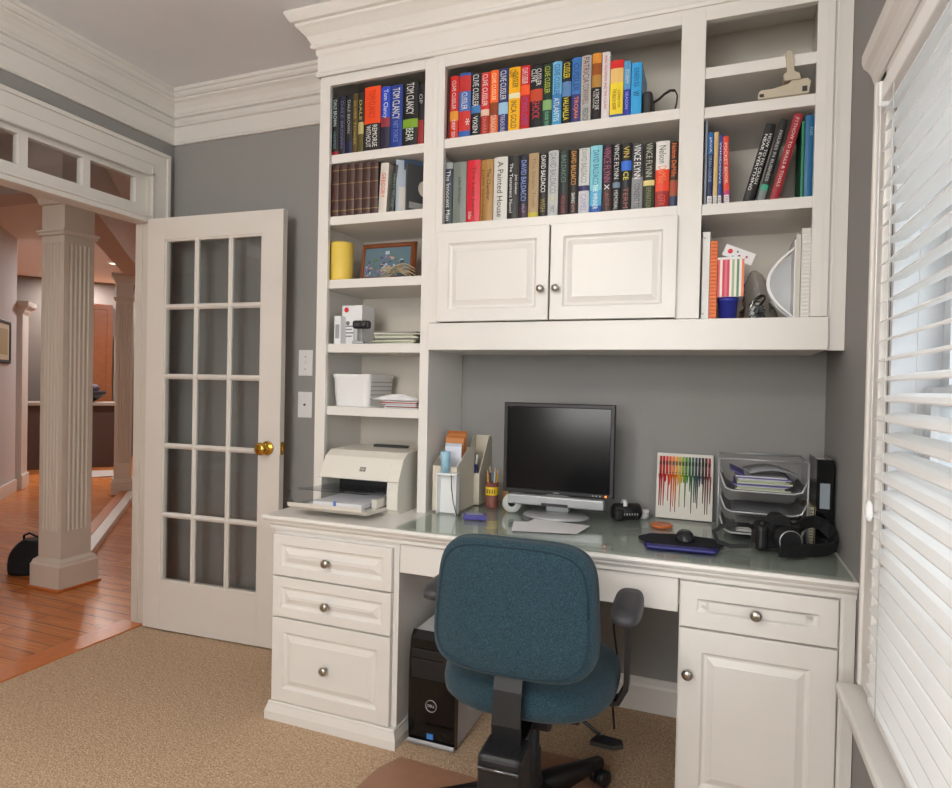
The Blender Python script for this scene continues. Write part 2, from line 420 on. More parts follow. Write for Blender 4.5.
# blinds
SLAT = mat('blind_white', (232, 231, 229), .45)
bl = thing('window_blind', 'white wooden slat blind, lowered and open, in the right hand window', 'window blind', (W-.005, 0, 0))
b = NB(SLAT); b.box(-.03, .035, WY0+.012, WY1-.022, WZ1-.065, WZ1-.022, .003); b.obj('headrail', bl)
b = NB(SLAT)
z = WZ0+.075; 
while z < WZ1-.08:
    tilt = .016
    b.prism([(-.026, z-tilt*.5), (-.010, z+.0012), (.010, z+.004), (.026, z+tilt*.5+.0005), (.026, z+tilt*.5+.0035), (.010, z+.007), (-.010, z+.0042), (-.026, z-tilt*.5+.003)], 'y', WY0+.016, WY1-.026)
    z += .0425
b.obj('slats', bl)
b = NB(SLAT); b.box(-.024, .026, WY0+.016, WY1-.026, WZ0+.022, WZ0+.042, .004); b.obj('bottom_rail', bl)
b = NB(mat('ladder_cord', (200, 200, 198), .8))
for yy in (WY1-.12, WY1-.62, WY0+.62, WY0+.12):
    for xx in (-.0275, .0285): b.tube([(xx, yy, WZ0+.03), (xx, yy, WZ1-.03)], .0011, 5)
b.obj('ladder_cord', bl)
b = NB(WPLAS); b.tube([(-.036, WY1-.05, WZ1-.06), (-.036, WY1-.052, 1.02)], .0012, 5); b.lathe([(.003, 1.02), (.007, 1.01), (.008, .985), (.005, .975)], (-.036, WY1-.052, 0), 'z', 10); b.obj('pull_cord', bl)
b = NB(WPLAS); b.box(-.035, .0, WY1-.025, WY1-.012, WZ1-.075, WZ1-.018, .003); b.obj('bracket', bl)
# neighbouring house outside
nh = thing('neighbour_house', 'pale neighbouring house with paned windows, seen through the blind', 'house', (9.0, 4.5, -1.2))
b = NB(mat('pale_siding', (150, 152, 156), .8, nscale=3)); b.box(0, 7, -9, 12, 0, 4.4); b.obj('wall', nh)
b = NB(mat('house_shingles', (104, 104, 108), .9)); b.prism([(-.5, 4.4), (7.5, 4.4), (3.5, 6.6)], 'y', -9.4, 12.4); b.obj('roof', nh)
for yy in (-7, -4, -1, 2, 5, 8):
    b = NB(mat('house_window_grey', (84, 88, 94), .2)); b.box(-.04, .02, yy, yy+1.1, 1.2, 3.0)
    b.m(TRIMW)
    for k in range(4): b.box(-.07, -.03, yy-.03+k*.36, yy+.03+k*.36, 1.2, 3.0)
    for k in range(4): b.box(-.07, -.03, yy, yy+1.1, 1.17+k*.6, 1.23+k*.6)
    b.obj('window', nh)
b = NB(mat('pale_gravel', (176, 176, 170), .95, nscale=6, namt=.1)); b.box(3.4, 40, -30, 40, -1.3, -1.2); o = b.obj('floor_outside'); struct(o)

# ------------------------------------------------------------------ casework
ZC = .76; YC = -.64
def panel_front(name, x0, x1, z0, z1, y, parent, frame=.05, mt=WHITE, t=.02, raise_=True):
    """raised-panel drawer/door front, face at y"""
    b = NB(mt)
    lv = [(0, y+.002), (.002, y), (frame, y), (frame+.003, y+.004), (frame+.007, y+.008), (frame+.011, y+.009), (frame+.014, y+.009), (frame+.032, y+.002), (frame+.033, y+.001)]
    b.loops(x0, x1, z0, z1, lv, y+t)
    return b.obj(name, parent)
def knob(parent, x, y, z, r=.016):
    b = NB(NICKEL); pf = [(.006, 0), (.006, -.010), (.009, -.013), (r*.9, -.017), (r, -.021), (r*.9, -.026), (r*.55, -.029), (.001, -.030)]
    b.lathe([(a, y+h) for a, h in pf], (x, 0, z), 'y', 20); o = b.obj('knob', parent); return o
# left pedestal
LP0, LP1 = 1.167, 1.690
t = thing('drawer_pedestal', 'white three drawer pedestal under the left end of the desk', 'drawer unit', (0, 0, 0))
b = NB(WHITE); b.box(LP0, LP1, -.598, -.003, .0, .708); b.obj('body', t)
yF = -.618
dx0, dx1 = LP0+.006, LP1-.020
for z0, z1, fr in ((.537, .688, .035), (.384, .531, .035), (.068, .378, .05)):
    d = panel_front('drawer', dx0, dx1, z0, z1, yF, t, fr); knob(d, 1.412, yF, (z0+z1)/2-(.004 if fr < .04 else 0))
b = NB(WHITE)
def plinth_ring(b, x0, x1, y0, y1, prof):
    rows = [[(x0-p, y0-p, z), (x1+p, y0-p, z), (x1+p, y1, z), (x0-p, y1, z)] for p, z in prof]
    b.grid(rows, True, False, True, True)
plinth_ring(b, LP0, LP1, -.618, -.003, [(.013, 0), (.013, .030), (.011, .036), (.008, .046), (.004, .056), (.004, .062), (0, .066)]); b.obj('plinth', t)
# right pedestal
RP0, RP1 = 2.612, 3.058
t = thing('cupboard_pedestal', 'white pedestal with one drawer over a cupboard door, right end of the desk', 'cabinet', (0, 0, 0))
b = NB(WHITE); b.box(RP0, RP1, -.598, -.003, .0, .708); b.box(3.022, RP1, -.612, -.598, 0, .708); b.box(3.030, 3.036, -.616, -.61, 0, .708); b.obj('body', t)
d = panel_front('drawer', RP0+.003, 3.018, .572, .702, yF, t, .045); knob(d, 2.815, yF, .636)
d = panel_front('door', RP0+.003, 3.018, .05, .566, yF, t, .062); knob(d, RP0+.028, yF, .440)
# kneehole pencil drawer
t = thing('desk_apron', 'wide flat white drawer under the desktop between the two pedestals', 'drawer', (0, 0, 0))
b = NB(WHITE); b.box(LP1+.002, RP0-.002, -.585, -.003, .62, .708); b.obj('body', t)
b = NB(WHITE); b.box(LP1+.004, RP0-.004, -.603, -.585, .605, .704, .002); b.obj('drawer_front', t)
# countertop with moulded edge
b = NB(WHITE)
edge = [(0, .712), (0, .720), (.006, .728), (.012, .731), (.014, .738), (.020, .743), (.024, .750), (.022, .758), (.018, ZC)]
cx0, cx1, cy0 = 1.153, W-.001, -.620
b.grid([[(cx0-p+.004, cy0-p+.004, z), (cx1, cy0-p+.004, z), (cx1, -.001, z), (cx0-p+.004, -.001, z)] for p, z in [(0, .709)]+edge], True, False, True, True)
tag(b.obj('countertop'), 'long white desktop with moulded edge, lying over both pedestals', 'countertop')
GZ = ZC+.008
g = NB(DESKG); g.box(1.690, W-.014, -.632, -.004, ZC+.0004, GZ, .001, 1)
o = tag(g.obj('glass_desk_cover'), 'clear glass sheet covering the desktop right of the printer', 'glass top')

# hutch
YH = -.343
def shelf(b_parent, x0, x1, ztop, th=.036, y0=YH+.004, y1=-.012, name='shelf'):
    b = NB(WHITE); b.box(x0, x1, y0, y1, ztop-th, ztop, .0015); return b.obj(name, b_parent)
TX0, TX1 = 1.150, 1.664
t = thing('bookshelf_tower', 'narrow tall white open bookshelf standing on the left of the desktop', 'bookshelf', (0, 0, ZC))
tz = lambda z: z-ZC
b = NB(WHITE); 
b.box(TX0, TX0+.018, YH+.018, -.002, 0, tz(2.60)); b.box(TX1-.018, TX1, YH+.018, -.002, 0, tz(2.60)); b.box(TX0, TX1, YH+.018, -.002, tz(2.58), tz(2.60)); b.obj('body', t)
b = NB(CREAM); b.box(TX0+.018, TX1-.018, -.012, -.002, 0, tz(2.58)); b.obj('back_panel', t)
b = NB(WHITE)
TI0, TI1 = 1.198, 1.626
for (x0, x1, z0, z1) in ((TX0, TI0, 0, tz(2.6)), (TI1, TX1, 0, tz(2.6)), (TI0, TI1, tz(2.463), tz(2.6))): b.box(x0, x1, YH, YH+.018, z0, z1, .0012)
b.box(TX0+.004, TX0+.007, YH-.001, YH, 0, tz(2.5))
b.obj('face_frame', t)
TSH = [2.188, 1.936, 1.677, 1.414, 1.157]
for z in TSH: shelf(t, TX0+.019, TX1-.019, tz(z), y0=YH+.019)
# shelf nosing strips show flush with the frame
for o in [c for c in C.objects if c.parent == t and c.name.startswith('shelf')]:
    pass
t2 = thing('desk_hutch', 'wide white hutch with open shelves and twin cupboard doors, above the desk', 'hutch', (0, 0, 1.386))
hz = lambda z: z-1.386
HX0, HX1 = 1.6645, W-.0015
CX0, CX1, RX0, RX1 = 1.712, 2.562, 2.638, 2.960
b = NB(WHITE)
b.box(HX0, HX0+.018, YH+.018, -.002, 0, hz(2.60)); b.box(2.592, 2.612, YH+.018, -.002, hz(1.49), hz(2.60)); b.box(2.985, 3.005, YH+.018, -.002, 0, hz(2.60))
b.box(HX0+.018, 2.985, YH+.018, -.002, 0, .02); b.box(HX0, 3.005, YH+.018, -.002, hz(2.58), hz(2.6))
b.obj('body', t2)
b = NB(CREAM); b.box(HX0+.018, 2.592, -.012, -.002, .02, hz(2.58)); b.box(2.612, 2.985, -.012, -.002, .02, hz(2.58)); b.obj('back_panel', t2)
b = NB(WHITE)
for (x0, x1, z0, z1) in ((HX0, CX0, 1.49, 2.6), (CX1, RX0, 1.49, 2.6), (RX1, 3.008, 1.49, 2.6), (CX0, CX1, 2.455, 2.6), (RX0, RX1, 2.455, 2.6), (CX0, CX1, 1.826, 1.863)):
    b.box(x0, x1, YH-.006, YH+.018, hz(z0), hz(z1), .0012)
b.box(3.008, HX1, YH+.010, YH+.018, 0, hz(2.6)); b.box(3.018, 3.024, YH+.006, YH+.012, 0, hz(2.6))
b.box(CX1+.012, CX1+.015, YH-.0075, YH-.006, hz(1.49), hz(2.5)); b.box(RX1+.028, RX1+.031, YH-.0075, YH-.006, hz(1.49), hz(2.5))
b.box(CX0-.030, CX0-.027, YH-.0075, YH-.006, hz(1.49), hz(2.5))
b.obj('face_frame', t2)
b = NB(WHITE); b.box(HX0+.001, 3.012, YH-.014, YH+.018, 0, hz(1.488), .003); b.obj('bottom_rail', t2)
shelf(t2, HX0+.019, 2.591, hz(2.186), y0=YH+.001); shelf(t2, HX0+.019, 2.591, hz(1.863), .03, y0=YH+.019)
shelf(t2, 2.613, 2.984, hz(2.305), y0=YH+.001); shelf(t2, 2.613, 2.984, hz(2.177), y0=YH+.001); shelf(t2, 2.613, 2.984, hz(1.862), y0=YH+.001)
shelf(t2, HX0+.019, 2.591, hz(1.486), .03, y0=YH+.019); shelf(t2, 2.613, 2.984, hz(1.486), .03, y0=YH+.019)
yD = YH-.026
for x0, x1, kx in ((1.704, 2.135, 2.110), (2.141, 2.566, 2.165)):
    d = panel_front('door', x0, x1, hz(1.492), hz(1.828), yD, t2, .045); knob(d, kx, yD, hz(1.600), .014)
# face-frame stiles of centre section run over the side panel down to the desktop on the left
# cornice of the hutch
cr = [(0, 2.500), (.008, 2.500), (.012, 2.508), (.008, 2.516), (.006, 2.520), (.006, 2.580), (.012, 2.588), (.012, 2.606), (.026, 2.609), (.030, 2.617), (.026, 2.625), (.028, 2.630), (.040, 2.652), (.062, 2.674), (.072, 2.682), (.072, 2.692), (.086, 2.694), (.098, 2.712), (.104, 2.722), (.104, H-.001), (0, H-.001)]
b = NB(WHITE)
b.grid([[(TX0-p, -.001, z), (TX0-p, YH-p-.006, z), (W-.001, YH-p-.006, z), (W-.001, -.001, z)] for p, z in [(c[0], c[1]) for c in cr[:-1]]], True, False, False, True)
struct(b.obj('trim_7'))

# ------------------------------------------------------------------ books
def book(label, group, x0, x1, z0, z1, depth=.16, cols=((0, 1, (40, 40, 40)),), texts=(), y=-.325, pages=True, lean=0, name='book', cat='book', rough=.38, boards=None, tag_=None, hard=True):
    """x0..x1 on shelf, spine faces -y at y"""
    w = x1-x0; h = z1-z0
    t = thing(name, label, cat, ((x0+x1)/2, y, z0), (0, lean, 0), group)
    b = MB(); n = 5; bulge = min(.004, w*.12)
    for f0, f1, col in cols:
        b.m(colmat(col, rough))
        arc = [(-w/2+w*i/n, -bulge*math.sin(PI*i/n)+bulge) for i in range(n+1)]
        poly = arc+[(w/2, bulge+.004), (-w/2, bulge+.004)]
        b.prism(poly, 'z', h*f0, h*f1)
    bc = boards or cols[0][2]; b.m(colmat(bc, rough)); bt = min(.0025, w*.2)
    b.box(-w/2, -w/2+bt, bulge+.004, depth, 0, h); b.box(w/2-bt, w/2, bulge+.004, depth, 0, h)
    b.obj('cover', t)
    b = NB(PAGES); b.box(-w/2+bt+.0002, w/2-bt-.0002, bulge+.0045, depth-.003, .003, h-.003); b.obj('pages', t)
    for tx in texts:
        s, zc, lf, hf, col = tx[:5]; xo = tx[5] if len(tx) > 5 else 0
        L = h*lf; Hh = w*hf
        put_text('spine_title', s, L, Hh, colmat(col, .5), t, (xo*w, -.0006, h*zc))
    if tag_:
        b = NB(PAPER); b.box(-w*.42, w*.42, -.0008, .0, .004, .030); b.m(colmat((40, 40, 44)))
        for k in range(4): b.box(-w*.3, w*.3, -.0010, -.0006, .008+k*.005, .0095+k*.005)
        b.obj('library_sticker', t)
    return t
def row(group, shelf_z, y, ent, zplane=None):
    """ent: (u0,u1,vtop,label,cols,texts,kwargs) u at the shelf line, from the photo survey"""
    prev = None
    for e in ent:
        u0, u1, vt, ref, lab, cols, texts = e[:7]; kw = e[7] if len(e) > 7 else {}
        yy = kw.pop('y', y)
        a = P(u0, ref, 'y', yy).x; c = P(u1, ref, 'y', yy).x
        zt = P((u0+u1)/2, vt, 'y', yy).z
        if prev is not None and a < prev: a = prev+.0003
        prev = c
        book(lab, group, a+.0004, c-.0004, shelf_z+.0005, zt, cols=cols, texts=texts, y=yy, **kw)
K = (24, 24, 28); NV = (30, 40, 84); WH = (222, 222, 220)
g = 'books on the top shelf of the middle section'
row(g, 2.186, -.322, [
 (447.7, 449.6, 78, 110, 'thin dark maroon book, leftmost on the top middle shelf', [(0, 1, (70, 20, 28))], []),
 (449.6, 458.0, 76, 110, 'red paperback with white spine lettering, second from left on top middle shelf', [(0, .3, (205, 50, 34)), (.3, .45, (220, 150, 50)), (.45, 1, (200, 36, 32))], [('DEEP SIX', .17, .28, .4, WH), ('CLIVE CUSSLER', .7, .45, .45, WH)]),
 (458.4, 470.2, 73, 110, 'blue book with two red blocks on its spine, top middle shelf', [(0, .12, (52, 92, 170)), (.12, .42, (196, 48, 44)), (.42, .72, (60, 104, 176)), (.72, .96, (190, 50, 48)), (.96, 1, (52, 92, 170))], [('CUSSLER', .57, .26, .5, WH), ('*', .25, .1, .4, WH, .3)]),
 (470.6, 480.2, 73.5, 110, 'black novel with white author lettering and a blue band at mid spine', [(0, .38, K), (.38, .5, (60, 120, 180)), (.5, 1, (20, 30, 40))], [('CLIVE CUSSLER', .73, .5, .62, WH), ('VIXEN', .2, .26, .5, WH)]),
 (480.4, 489.0, 72.5, 110, 'red novel with white author name, between the black and orange spines', [(0, .32, (160, 40, 40)), (.32, .42, (225, 190, 170)), (.42, 1, (206, 44, 38))], [('CLIVE CUSSLER', .72, .5, .6, WH), ('SAHARA', .17, .26, .5, (225, 130, 110))]),
 (489.4, 497.8, 70, 110, 'orange novel with a dark patch, sixth from left on top middle shelf', [(0, .3, (228, 104, 40)), (.3, .5, (140, 64, 30)), (.5, 1, (236, 104, 38))], [('CLIVE CUSSLER', .74, .42, .5, (255, 220, 180)), ('DRAGON', .17, .26, .6, (190, 190, 180))]),
 (498.0, 507.6, 68.5, 110, 'navy novel with white author lettering and a pale blue wave picture', [(0, .3, (44, 50, 110)), (.3, .48, (150, 190, 220)), (.48, 1, (36, 52, 110))], [('CLIVE CUSSLER', .74, .45, .62, WH), ('TREASURE', .16, .26, .45, (190, 190, 210))]),
 (508.0, 519.4, 67, 110, 'bright yellow novel with dark author name, top middle shelf', [(0, .52, (240, 180, 20)), (.52, .6, (230, 225, 190)), (.6, 1, (240, 178, 20))], [('CLIVE', .9, .12, .55, (110, 90, 20), -.12), ('CUSSLER', .8, .24, .5, (110, 90, 20), .1), ('INCA GOLD', .27, .42, .5, (90, 70, 20))]),
 (519.6, 529.2, 65.5, 110, 'red novel with purple title letters, right of the yellow one', [(0, .55, (190, 30, 36)), (.55, .7, (240, 90, 40)), (.7, 1, (204, 28, 44))], [('CLIVE CUSSLER', .84, .24, .6, WH), ('CYCLOPS', .3, .42, .6, (110, 70, 150))]),
 (529.5, 542.0, 64.5, 110, 'thick black novel with silver author name and pink title, top middle shelf', [(0, .44, K), (.44, .62, (190, 70, 40)), (.62, 1, (26, 26, 28))], [('CLIVE', .83, .2, .4, WH, -.2), ('CUSSLER', .8, .26, .4, WH, .2), ('SHOCK', .3, .28, .6, (200, 50, 70))]),
 (542.2, 551.4, 64, 110, 'dark green novel with yellow-green lettering on the top middle shelf', [(0, .28, (40, 78, 60)), (.28, .44, (130, 170, 110)), (.44, 1, (26, 56, 44))], [('CLIVE CUSSLER', .75, .42, .6, (190, 200, 60)), ('FLOOD TIDE', .14, .22, .4, (130, 190, 160))]),
 (551.7, 561.0, 61.5, 110, 'light blue novel with white lettering, right of the dark green one', [(0, .25, (70, 160, 210)), (.25, .5, (60, 130, 190)), (.5, 1, (110, 180, 220))], [('CLIVE CUSSLER', .72, .48, .6, (30, 80, 140)), ('ATLANTIS', .26, .36, .6, WH)]),
 (561.4, 570.6, 61, 110, 'black novel with fat yellow lettering and a blue ship picture', [(0, .45, (26, 30, 30)), (.45, .68, (90, 130, 180)), (.68, 1, (24, 36, 44))], [('CUSSLER', .85, .24, .7, (236, 214, 30)), ('VALHALLA', .26, .36, .6, (230, 210, 30))]),
 (571.0, 580.0, 57.5, 110, 'blue and purple novel with orange title, middle of the top row', [(0, .45, (60, 60, 120)), (.45, 1, (60, 120, 190))], [('CUSSLER', .7, .42, .62, (40, 60, 110)), ('TROJAN', .25, .32, .6, (236, 130, 60))]),
 (580.2, 590.4, 55.5, 110, 'tall silver grey novel with big dark and red letters on its spine', [(0, 1, (178, 176, 172))], [('PATRICIA', .78, .38, .6, (120, 60, 60)), ('CORNWELL', .42, .3, .6, (110, 90, 90)), ('PREDATOR', .12, .2, .6, (60, 90, 90))]),
 (591.0, 600.6, 53, 110, 'tall novel, golden brown above and black below, top middle shelf', [(0, .5, (32, 28, 30)), (.5, .68, (176, 130, 60)), (.68, .85, (150, 80, 30)), (.85, 1, (214, 140, 50))], [('A TIME TO DIE', .32, .3, .4, WH, .1), ('THE NOVEL', .32, .26, .2, WH, -.25)]),
 (601.0, 609.0, 52, 110, 'slim white paperback with tiny red title, tallest of the top row', [(0, 1, (222, 216, 218))], [('KING SOLOMON AND THE COUNT', .55, .78, .35, (190, 60, 70))]),
 (609.4, 622.6, 60, 110, 'thick yellow paperback with red top and blue foot on its spine', [(0, .08, (50, 90, 150)), (.08, .62, (240, 214, 50)), (.62, .86, (230, 190, 120)), (.86, 1, (216, 44, 40))], [('THE BEACH BOOK', .33, .36, .3, (150, 110, 20), -.15), ('A SUMMER STORY', .33, .3, .2, (150, 110, 20), .2)]),
 (623.0, 630.0, 61, 108, 'narrow blue paperback beside the thick yellow one', [(0, .5, (50, 60, 160)), (.5, 1, (90, 160, 210))], [('STORMY', .72, .26, .5, WH), ('SEASON', .3, .3, .4, (170, 190, 240))]),
 (630.4, 641.0, 62.5, 108, 'bright sky blue paperback, rightmost book of the top row', [(0, 1, (56, 164, 224))], [('SUNKEN SEA', .72, .36, .5, (20, 90, 150)), ('W', .42, .1, .6, (20, 60, 100))]),
])
# case and strap at the end of the top row
a = P(641.5, 110, 'y', -.30).x; c = P(652, 110, 'y', -.30).x
t = thing('headset_case', 'dark grey case with curved strap, right end of the top row of books', 'case', (a, -.30, 2.187))
b = NB(DGREYP); b.box(.0, c-a, 0, .10, 0, .092, .012, 3); b.obj('body', t)
b = NB(mat('dark_strap', (46, 38, 36), .6)); 
pts = [(c-a, .02, .055), (c-a+.02, .015, .062), (c-a+.04, .01, .076), (c-a+.058, .005, .082), (c-a+.074, .0, .078), (c-a+.082, 0, .06), (c-a+.080, 0, .035), (c-a+.074, 0, .008)]
b.band(pts, .012, .004, (0, 1, 0)); b.obj('strap', t)

g = 'books on the second shelf of the middle section'
row(g, 1.8635, -.322, [
 (444.2, 452.2, 162.5, 190, 'black novel with white script title, leftmost on the second middle shelf', [(0, .5, (24, 46, 48)), (.5, .9, (40, 50, 70)), (.9, 1, (150, 160, 160))], [('The Innocent Man', .47, .80, .5, WH)]),
 (452.6, 466.0, 162, 190, 'grey-green hardback with small dark title, second middle shelf', [(0, 1, (116, 124, 118))], [('John Grisham', .55, .42, .3, (50, 50, 50))]),
 (466.4, 480.0, 160, 190, 'bright red hardback with dark script title, second middle shelf', [(0, 1, (204, 30, 48))], [('The Last Juror', .5, .8, .35, (90, 10, 20)), ('Grisham', .13, .12, .25, WH, -.2)]),
 (480.4, 492.8, 159.5, 190, 'ochre brown hardback with black script, right of the bright red one', [(0, 1, (164, 120, 56))], [('The Chamber', .6, .5, .3, (40, 30, 20), .15), ('John Grisham', .45, .8, .25, (70, 50, 30), -.3)]),
 (493.2, 507.0, 157, 190, 'white hardback with thin black script, second middle shelf', [(0, 1, (206, 206, 200))], [('A Painted House', .5, .86, .42, (50, 50, 50))]),
 (507.4, 518.6, 155.5, 190, 'black hardback with two lines of white script, right of the white one', [(0, 1, (30, 29, 28))], [('The Testament Novel', .5, .76, .28, WH, -.18), ('John Grisham', .55, .3, .28, WH, .25)]),
 (519.0, 527.8, 154.5, 190, 'dark novel with glowing blue block letters, second middle shelf', [(0, .2, (60, 40, 60)), (.2, 1, (30, 30, 44))], [('DAVID BALDACCI', .6, .62, .62, (130, 150, 220)), ('SPLIT', .17, .14, .3, (170, 130, 170))]),
 (528.0, 538.2, 153, 190, 'tan hardback with a yellow foot, second middle shelf', [(0, .1, (190, 180, 60)), (.1, 1, (172, 146, 110))], [('The Simple Truth', .55, .75, .45, (130, 110, 80))]),
 (538.6, 547.2, 153, 190, 'black novel with white block letters and olive title, right of the tan one', [(0, 1, (28, 26, 26))], [('DAVID BALDACCI', .68, .56, .55, WH), ('WISH', .2, .2, .6, (150, 130, 60))]),
 (547.6, 557.8, 150.5, 190, 'pale silver novel with grey letters and a yellow-green dot', [(0, 1, (186, 188, 190))], [('DAVID BALDACCI', .66, .6, .6, (120, 124, 130)), ('O', .28, .07, .5, (190, 200, 50)), ('FIRST', .12, .1, .4, (110, 110, 110))]),
 (558.2, 568.2, 150, 190, 'charcoal novel with dark green lettering, middle of the second row', [(0, .35, (48, 34, 38)), (.35, 1, (36, 44, 42))], [('BALDACCI', .72, .4, .5, (90, 120, 110)), ('HOUR GAME', .18, .26, .4, (140, 60, 60))]),
 (568.6, 577.8, 149.5, 190, 'black novel with golden letters and a silver heart, second row', [(0, 1, (32, 28, 24))], [('DAVID BALDACCI', .72, .5, .55, (214, 150, 50)), ('SAVING', .27, .15, .4, WH), ('FAITH', .12, .13, .4, (180, 120, 120))]),
 (578.2, 589.0, 148, 190, 'white novel with grey letters and a small navy picture', [(0, .36, (200, 200, 204)), (.36, .44, (40, 40, 90)), (.44, 1, (204, 206, 204))], [('DAVID BALDACCI', .73, .5, .5, (140, 140, 140)), ('CAMEL', .18, .26, .5, (150, 150, 190))]),
 (589.4, 601.4, 145.5, 190, 'light cyan novel shading to deep blue at its foot', [(0, .12, (40, 90, 170)), (.12, .35, (90, 170, 210)), (.35, 1, (130, 200, 214))], [('DAVID BALDACCI', .68, .5, .5, (30, 110, 150)), ('THE WINNER', .25, .36, .4, (220, 240, 240))]),
 (601.8, 611.6, 144.5, 190, 'dark plum novel with large pink letters, right of the cyan one', [(0, .38, (60, 40, 40)), (.38, 1, (44, 30, 44))], [('VINCE FLYNN', .7, .5, .75, (160, 80, 110)), ('X', .38, .08, .5, WH), ('ACT', .2, .2, .5, (140, 60, 60))]),
 (612.0, 620.0, 144, 190, 'black novel with silver letters and a grey blue band', [(0, .36, K), (.36, .44, (110, 130, 150)), (.44, 1, K)], [('VINCE FLYNN', .74, .5, .6, (210, 210, 210)), ('MEMORIAL', .18, .28, .5, (190, 190, 190))]),
 (620.4, 630.8, 143, 190, 'black novel with a bright blue smear and yellow letters', [(0, .6, K), (.6, .74, (50, 110, 210)), (.74, 1, (30, 28, 26))], [('VIN', .87, .16, .55, (220, 190, 80)), ('CE', .52, .12, .5, (220, 210, 60)), ('TERM', .2, .3, .5, (150, 80, 70))]),
 (631.2, 642.4, 143, 190, 'silver grey novel with white letters in a black upper spine', [(0, .5, (140, 142, 146)), (.5, 1, (60, 60, 64))], [('VINCE FLYNN', .72, .5, .62, (236, 236, 236)), ('CONSENT TO', .22, .36, .5, (70, 70, 74))]),
 (642.8, 654.4, 142.5, 190, 'dark olive novel with a cream patch at mid spine', [(0, .36, (48, 50, 36)), (.36, .44, (220, 200, 130)), (.44, 1, (44, 40, 36))], [('VINCE FLYNN', .74, .5, .55, (180, 180, 160)), ('SEPARATION', .18, .32, .45, (120, 130, 70))]),
 (655.0, 668.8, 141, 190, 'white-topped novel with a bright orange-red lower spine', [(0, .26, (150, 30, 26)), (.26, .58, (228, 66, 30)), (.58, 1, (222, 220, 216))], [('Nelson', .8, .26, .5, (60, 60, 60)), ('DeMille', .5, .26, .6, (236, 130, 80)), ('CITY', .13, .16, .5, (240, 70, 50))]),
 (669.2, 677.6, 141.5, 190, 'black and orange novel, rightmost on the second middle shelf', [(0, .18, (50, 60, 90)), (.18, .42, (150, 80, 40)), (.42, 1, (48, 28, 22))], [('Nelson DeMille', .72, .5, .6, (220, 110, 40)), ('FIRE', .3, .15, .5, (200, 40, 60))]),
])
g = 'books on the top shelf of the left tower'
zoom = lambda x: 320+x*.203
row(g, 2.188, -.322, [
 (331.5, 338.4, 97, 125, 'black novel with white letters, leftmost on the tower top shelf', [(0, .06, (150, 30, 40)), (.06, 1, (20, 24, 26))], [('DALE BROWN', .72, .45, .5, (180, 200, 200)), ('HAMMER', .25, .3, .4, (110, 140, 140))]),
 (338.8, 345.0, 95.5, 125, 'dark violet novel, second on the tower top shelf', [(0, 1, (36, 34, 54))], [('DALE BROWN', .5, .8, .45, (110, 110, 140))]),
 (345.4, 352.0, 94.5, 125, 'black-navy novel with silver letters, third on the tower top shelf', [(0, .2, (24, 28, 66)), (.2, 1, (24, 24, 30))], [('DALE BROWN', .62, .56, .45, (170, 170, 160))]),
 (352.4, 357.4, 93.5, 125, 'dark gold spined novel, fourth on the tower top shelf', [(0, 1, (84, 68, 32))], [('SILVER TOWER', .5, .76, .5, (170, 150, 80))]),
 (357.8, 363.2, 92.5, 125, 'black novel with yellow patches, left of the orange-topped book', [(0, .3, (90, 80, 30)), (.3, .5, (180, 170, 110)), (.5, 1, (34, 30, 26))], [('DALE', .7, .34, .5, (190, 170, 90))]),
 (363.8, 379.8, 86.5, 125, 'thick book, plain orange above and black with white letters below', [(0, .42, (30, 26, 26)), (.42, 1, (230, 74, 26))], [('WITHOUT', .22, .34, .3, WH, -.2), ('REMORSE', .22, .34, .3, WH, .2), ('TOM CLANCY', .72, .44, .4, (180, 50, 20))]),
 (380.4, 389.6, 86.5, 120, 'blue novel with white letters and a dull red band below', [(0, .35, (40, 36, 60)), (.35, .5, (140, 44, 60)), (.5, 1, (34, 70, 190))], [('Tom Clancy', .72, .46, .62, WH)]),
 (390.0, 402.0, 85, 120, 'royal blue thick novel with big white block letters', [(0, 1, (30, 58, 140))], [('TOM CLANCY', .7, .5, .6, WH), ('NET FORCE', .25, .34, .4, (120, 140, 200))]),
 (402.4, 417.4, 82.5, 120, 'thick black novel with white block letters and lime patch', [(0, .28, (26, 28, 26)), (.28, .42, (120, 160, 40)), (.42, 1, (22, 22, 22))], [('TOM CLANCY', .74, .5, .5, WH), ('BEAR', .17, .2, .5, (200, 210, 200))]),
 (417.8, 423.4, 84, 118, 'black novel with a red foot, rightmost on the tower top shelf', [(0, .4, (150, 40, 44)), (.4, 1, (26, 24, 26))], [('OP', .75, .16, .6, (190, 190, 190))]),
])
g = 'leather volumes on the tower second shelf'
BR = (66, 40, 34)
for k in range(6):
    u0 = 330.6+k*7.85
    nm = ['leftmost', 'second from left', 'third from left', 'fourth from left', 'fifth from left', 'rightmost'][k]
    row(g, 1.936, -.320, [(u0, u0+7.5, 165-.7*k, 195, 'brown leather volume with gilt bands, %s of the six on the tower shelf' % nm, [(0, .1, BR), (.1, .115, (150, 120, 70)), (.115, .3, BR), (.3, .315, (140, 110, 66)), (.315, .62, (72, 42, 36)), (.62, .635, (140, 110, 66)), (.635, .88, BR), (.88, .895, (150, 120, 70)), (.895, 1, BR)], [])])
g = 'books right of the leather volumes'
row(g, 1.936, -.318, [(378.0, 386.0, 163, 190, 'white book with red block title, right of the six leather volumes', [(0, 1, (212, 206, 196))], [('GREGORY', .55, .5, .5, (214, 60, 44))], {'lean': .05})])
row(g, 1.936, -.318, [(389.5, 393.5, 165, 190, 'narrow black book with green lettering, right of the white one', [(0, 1, (34, 38, 38))], [('FIELD GUIDE', .45, .7, .5, (120, 150, 140))], {'lean': .09})])
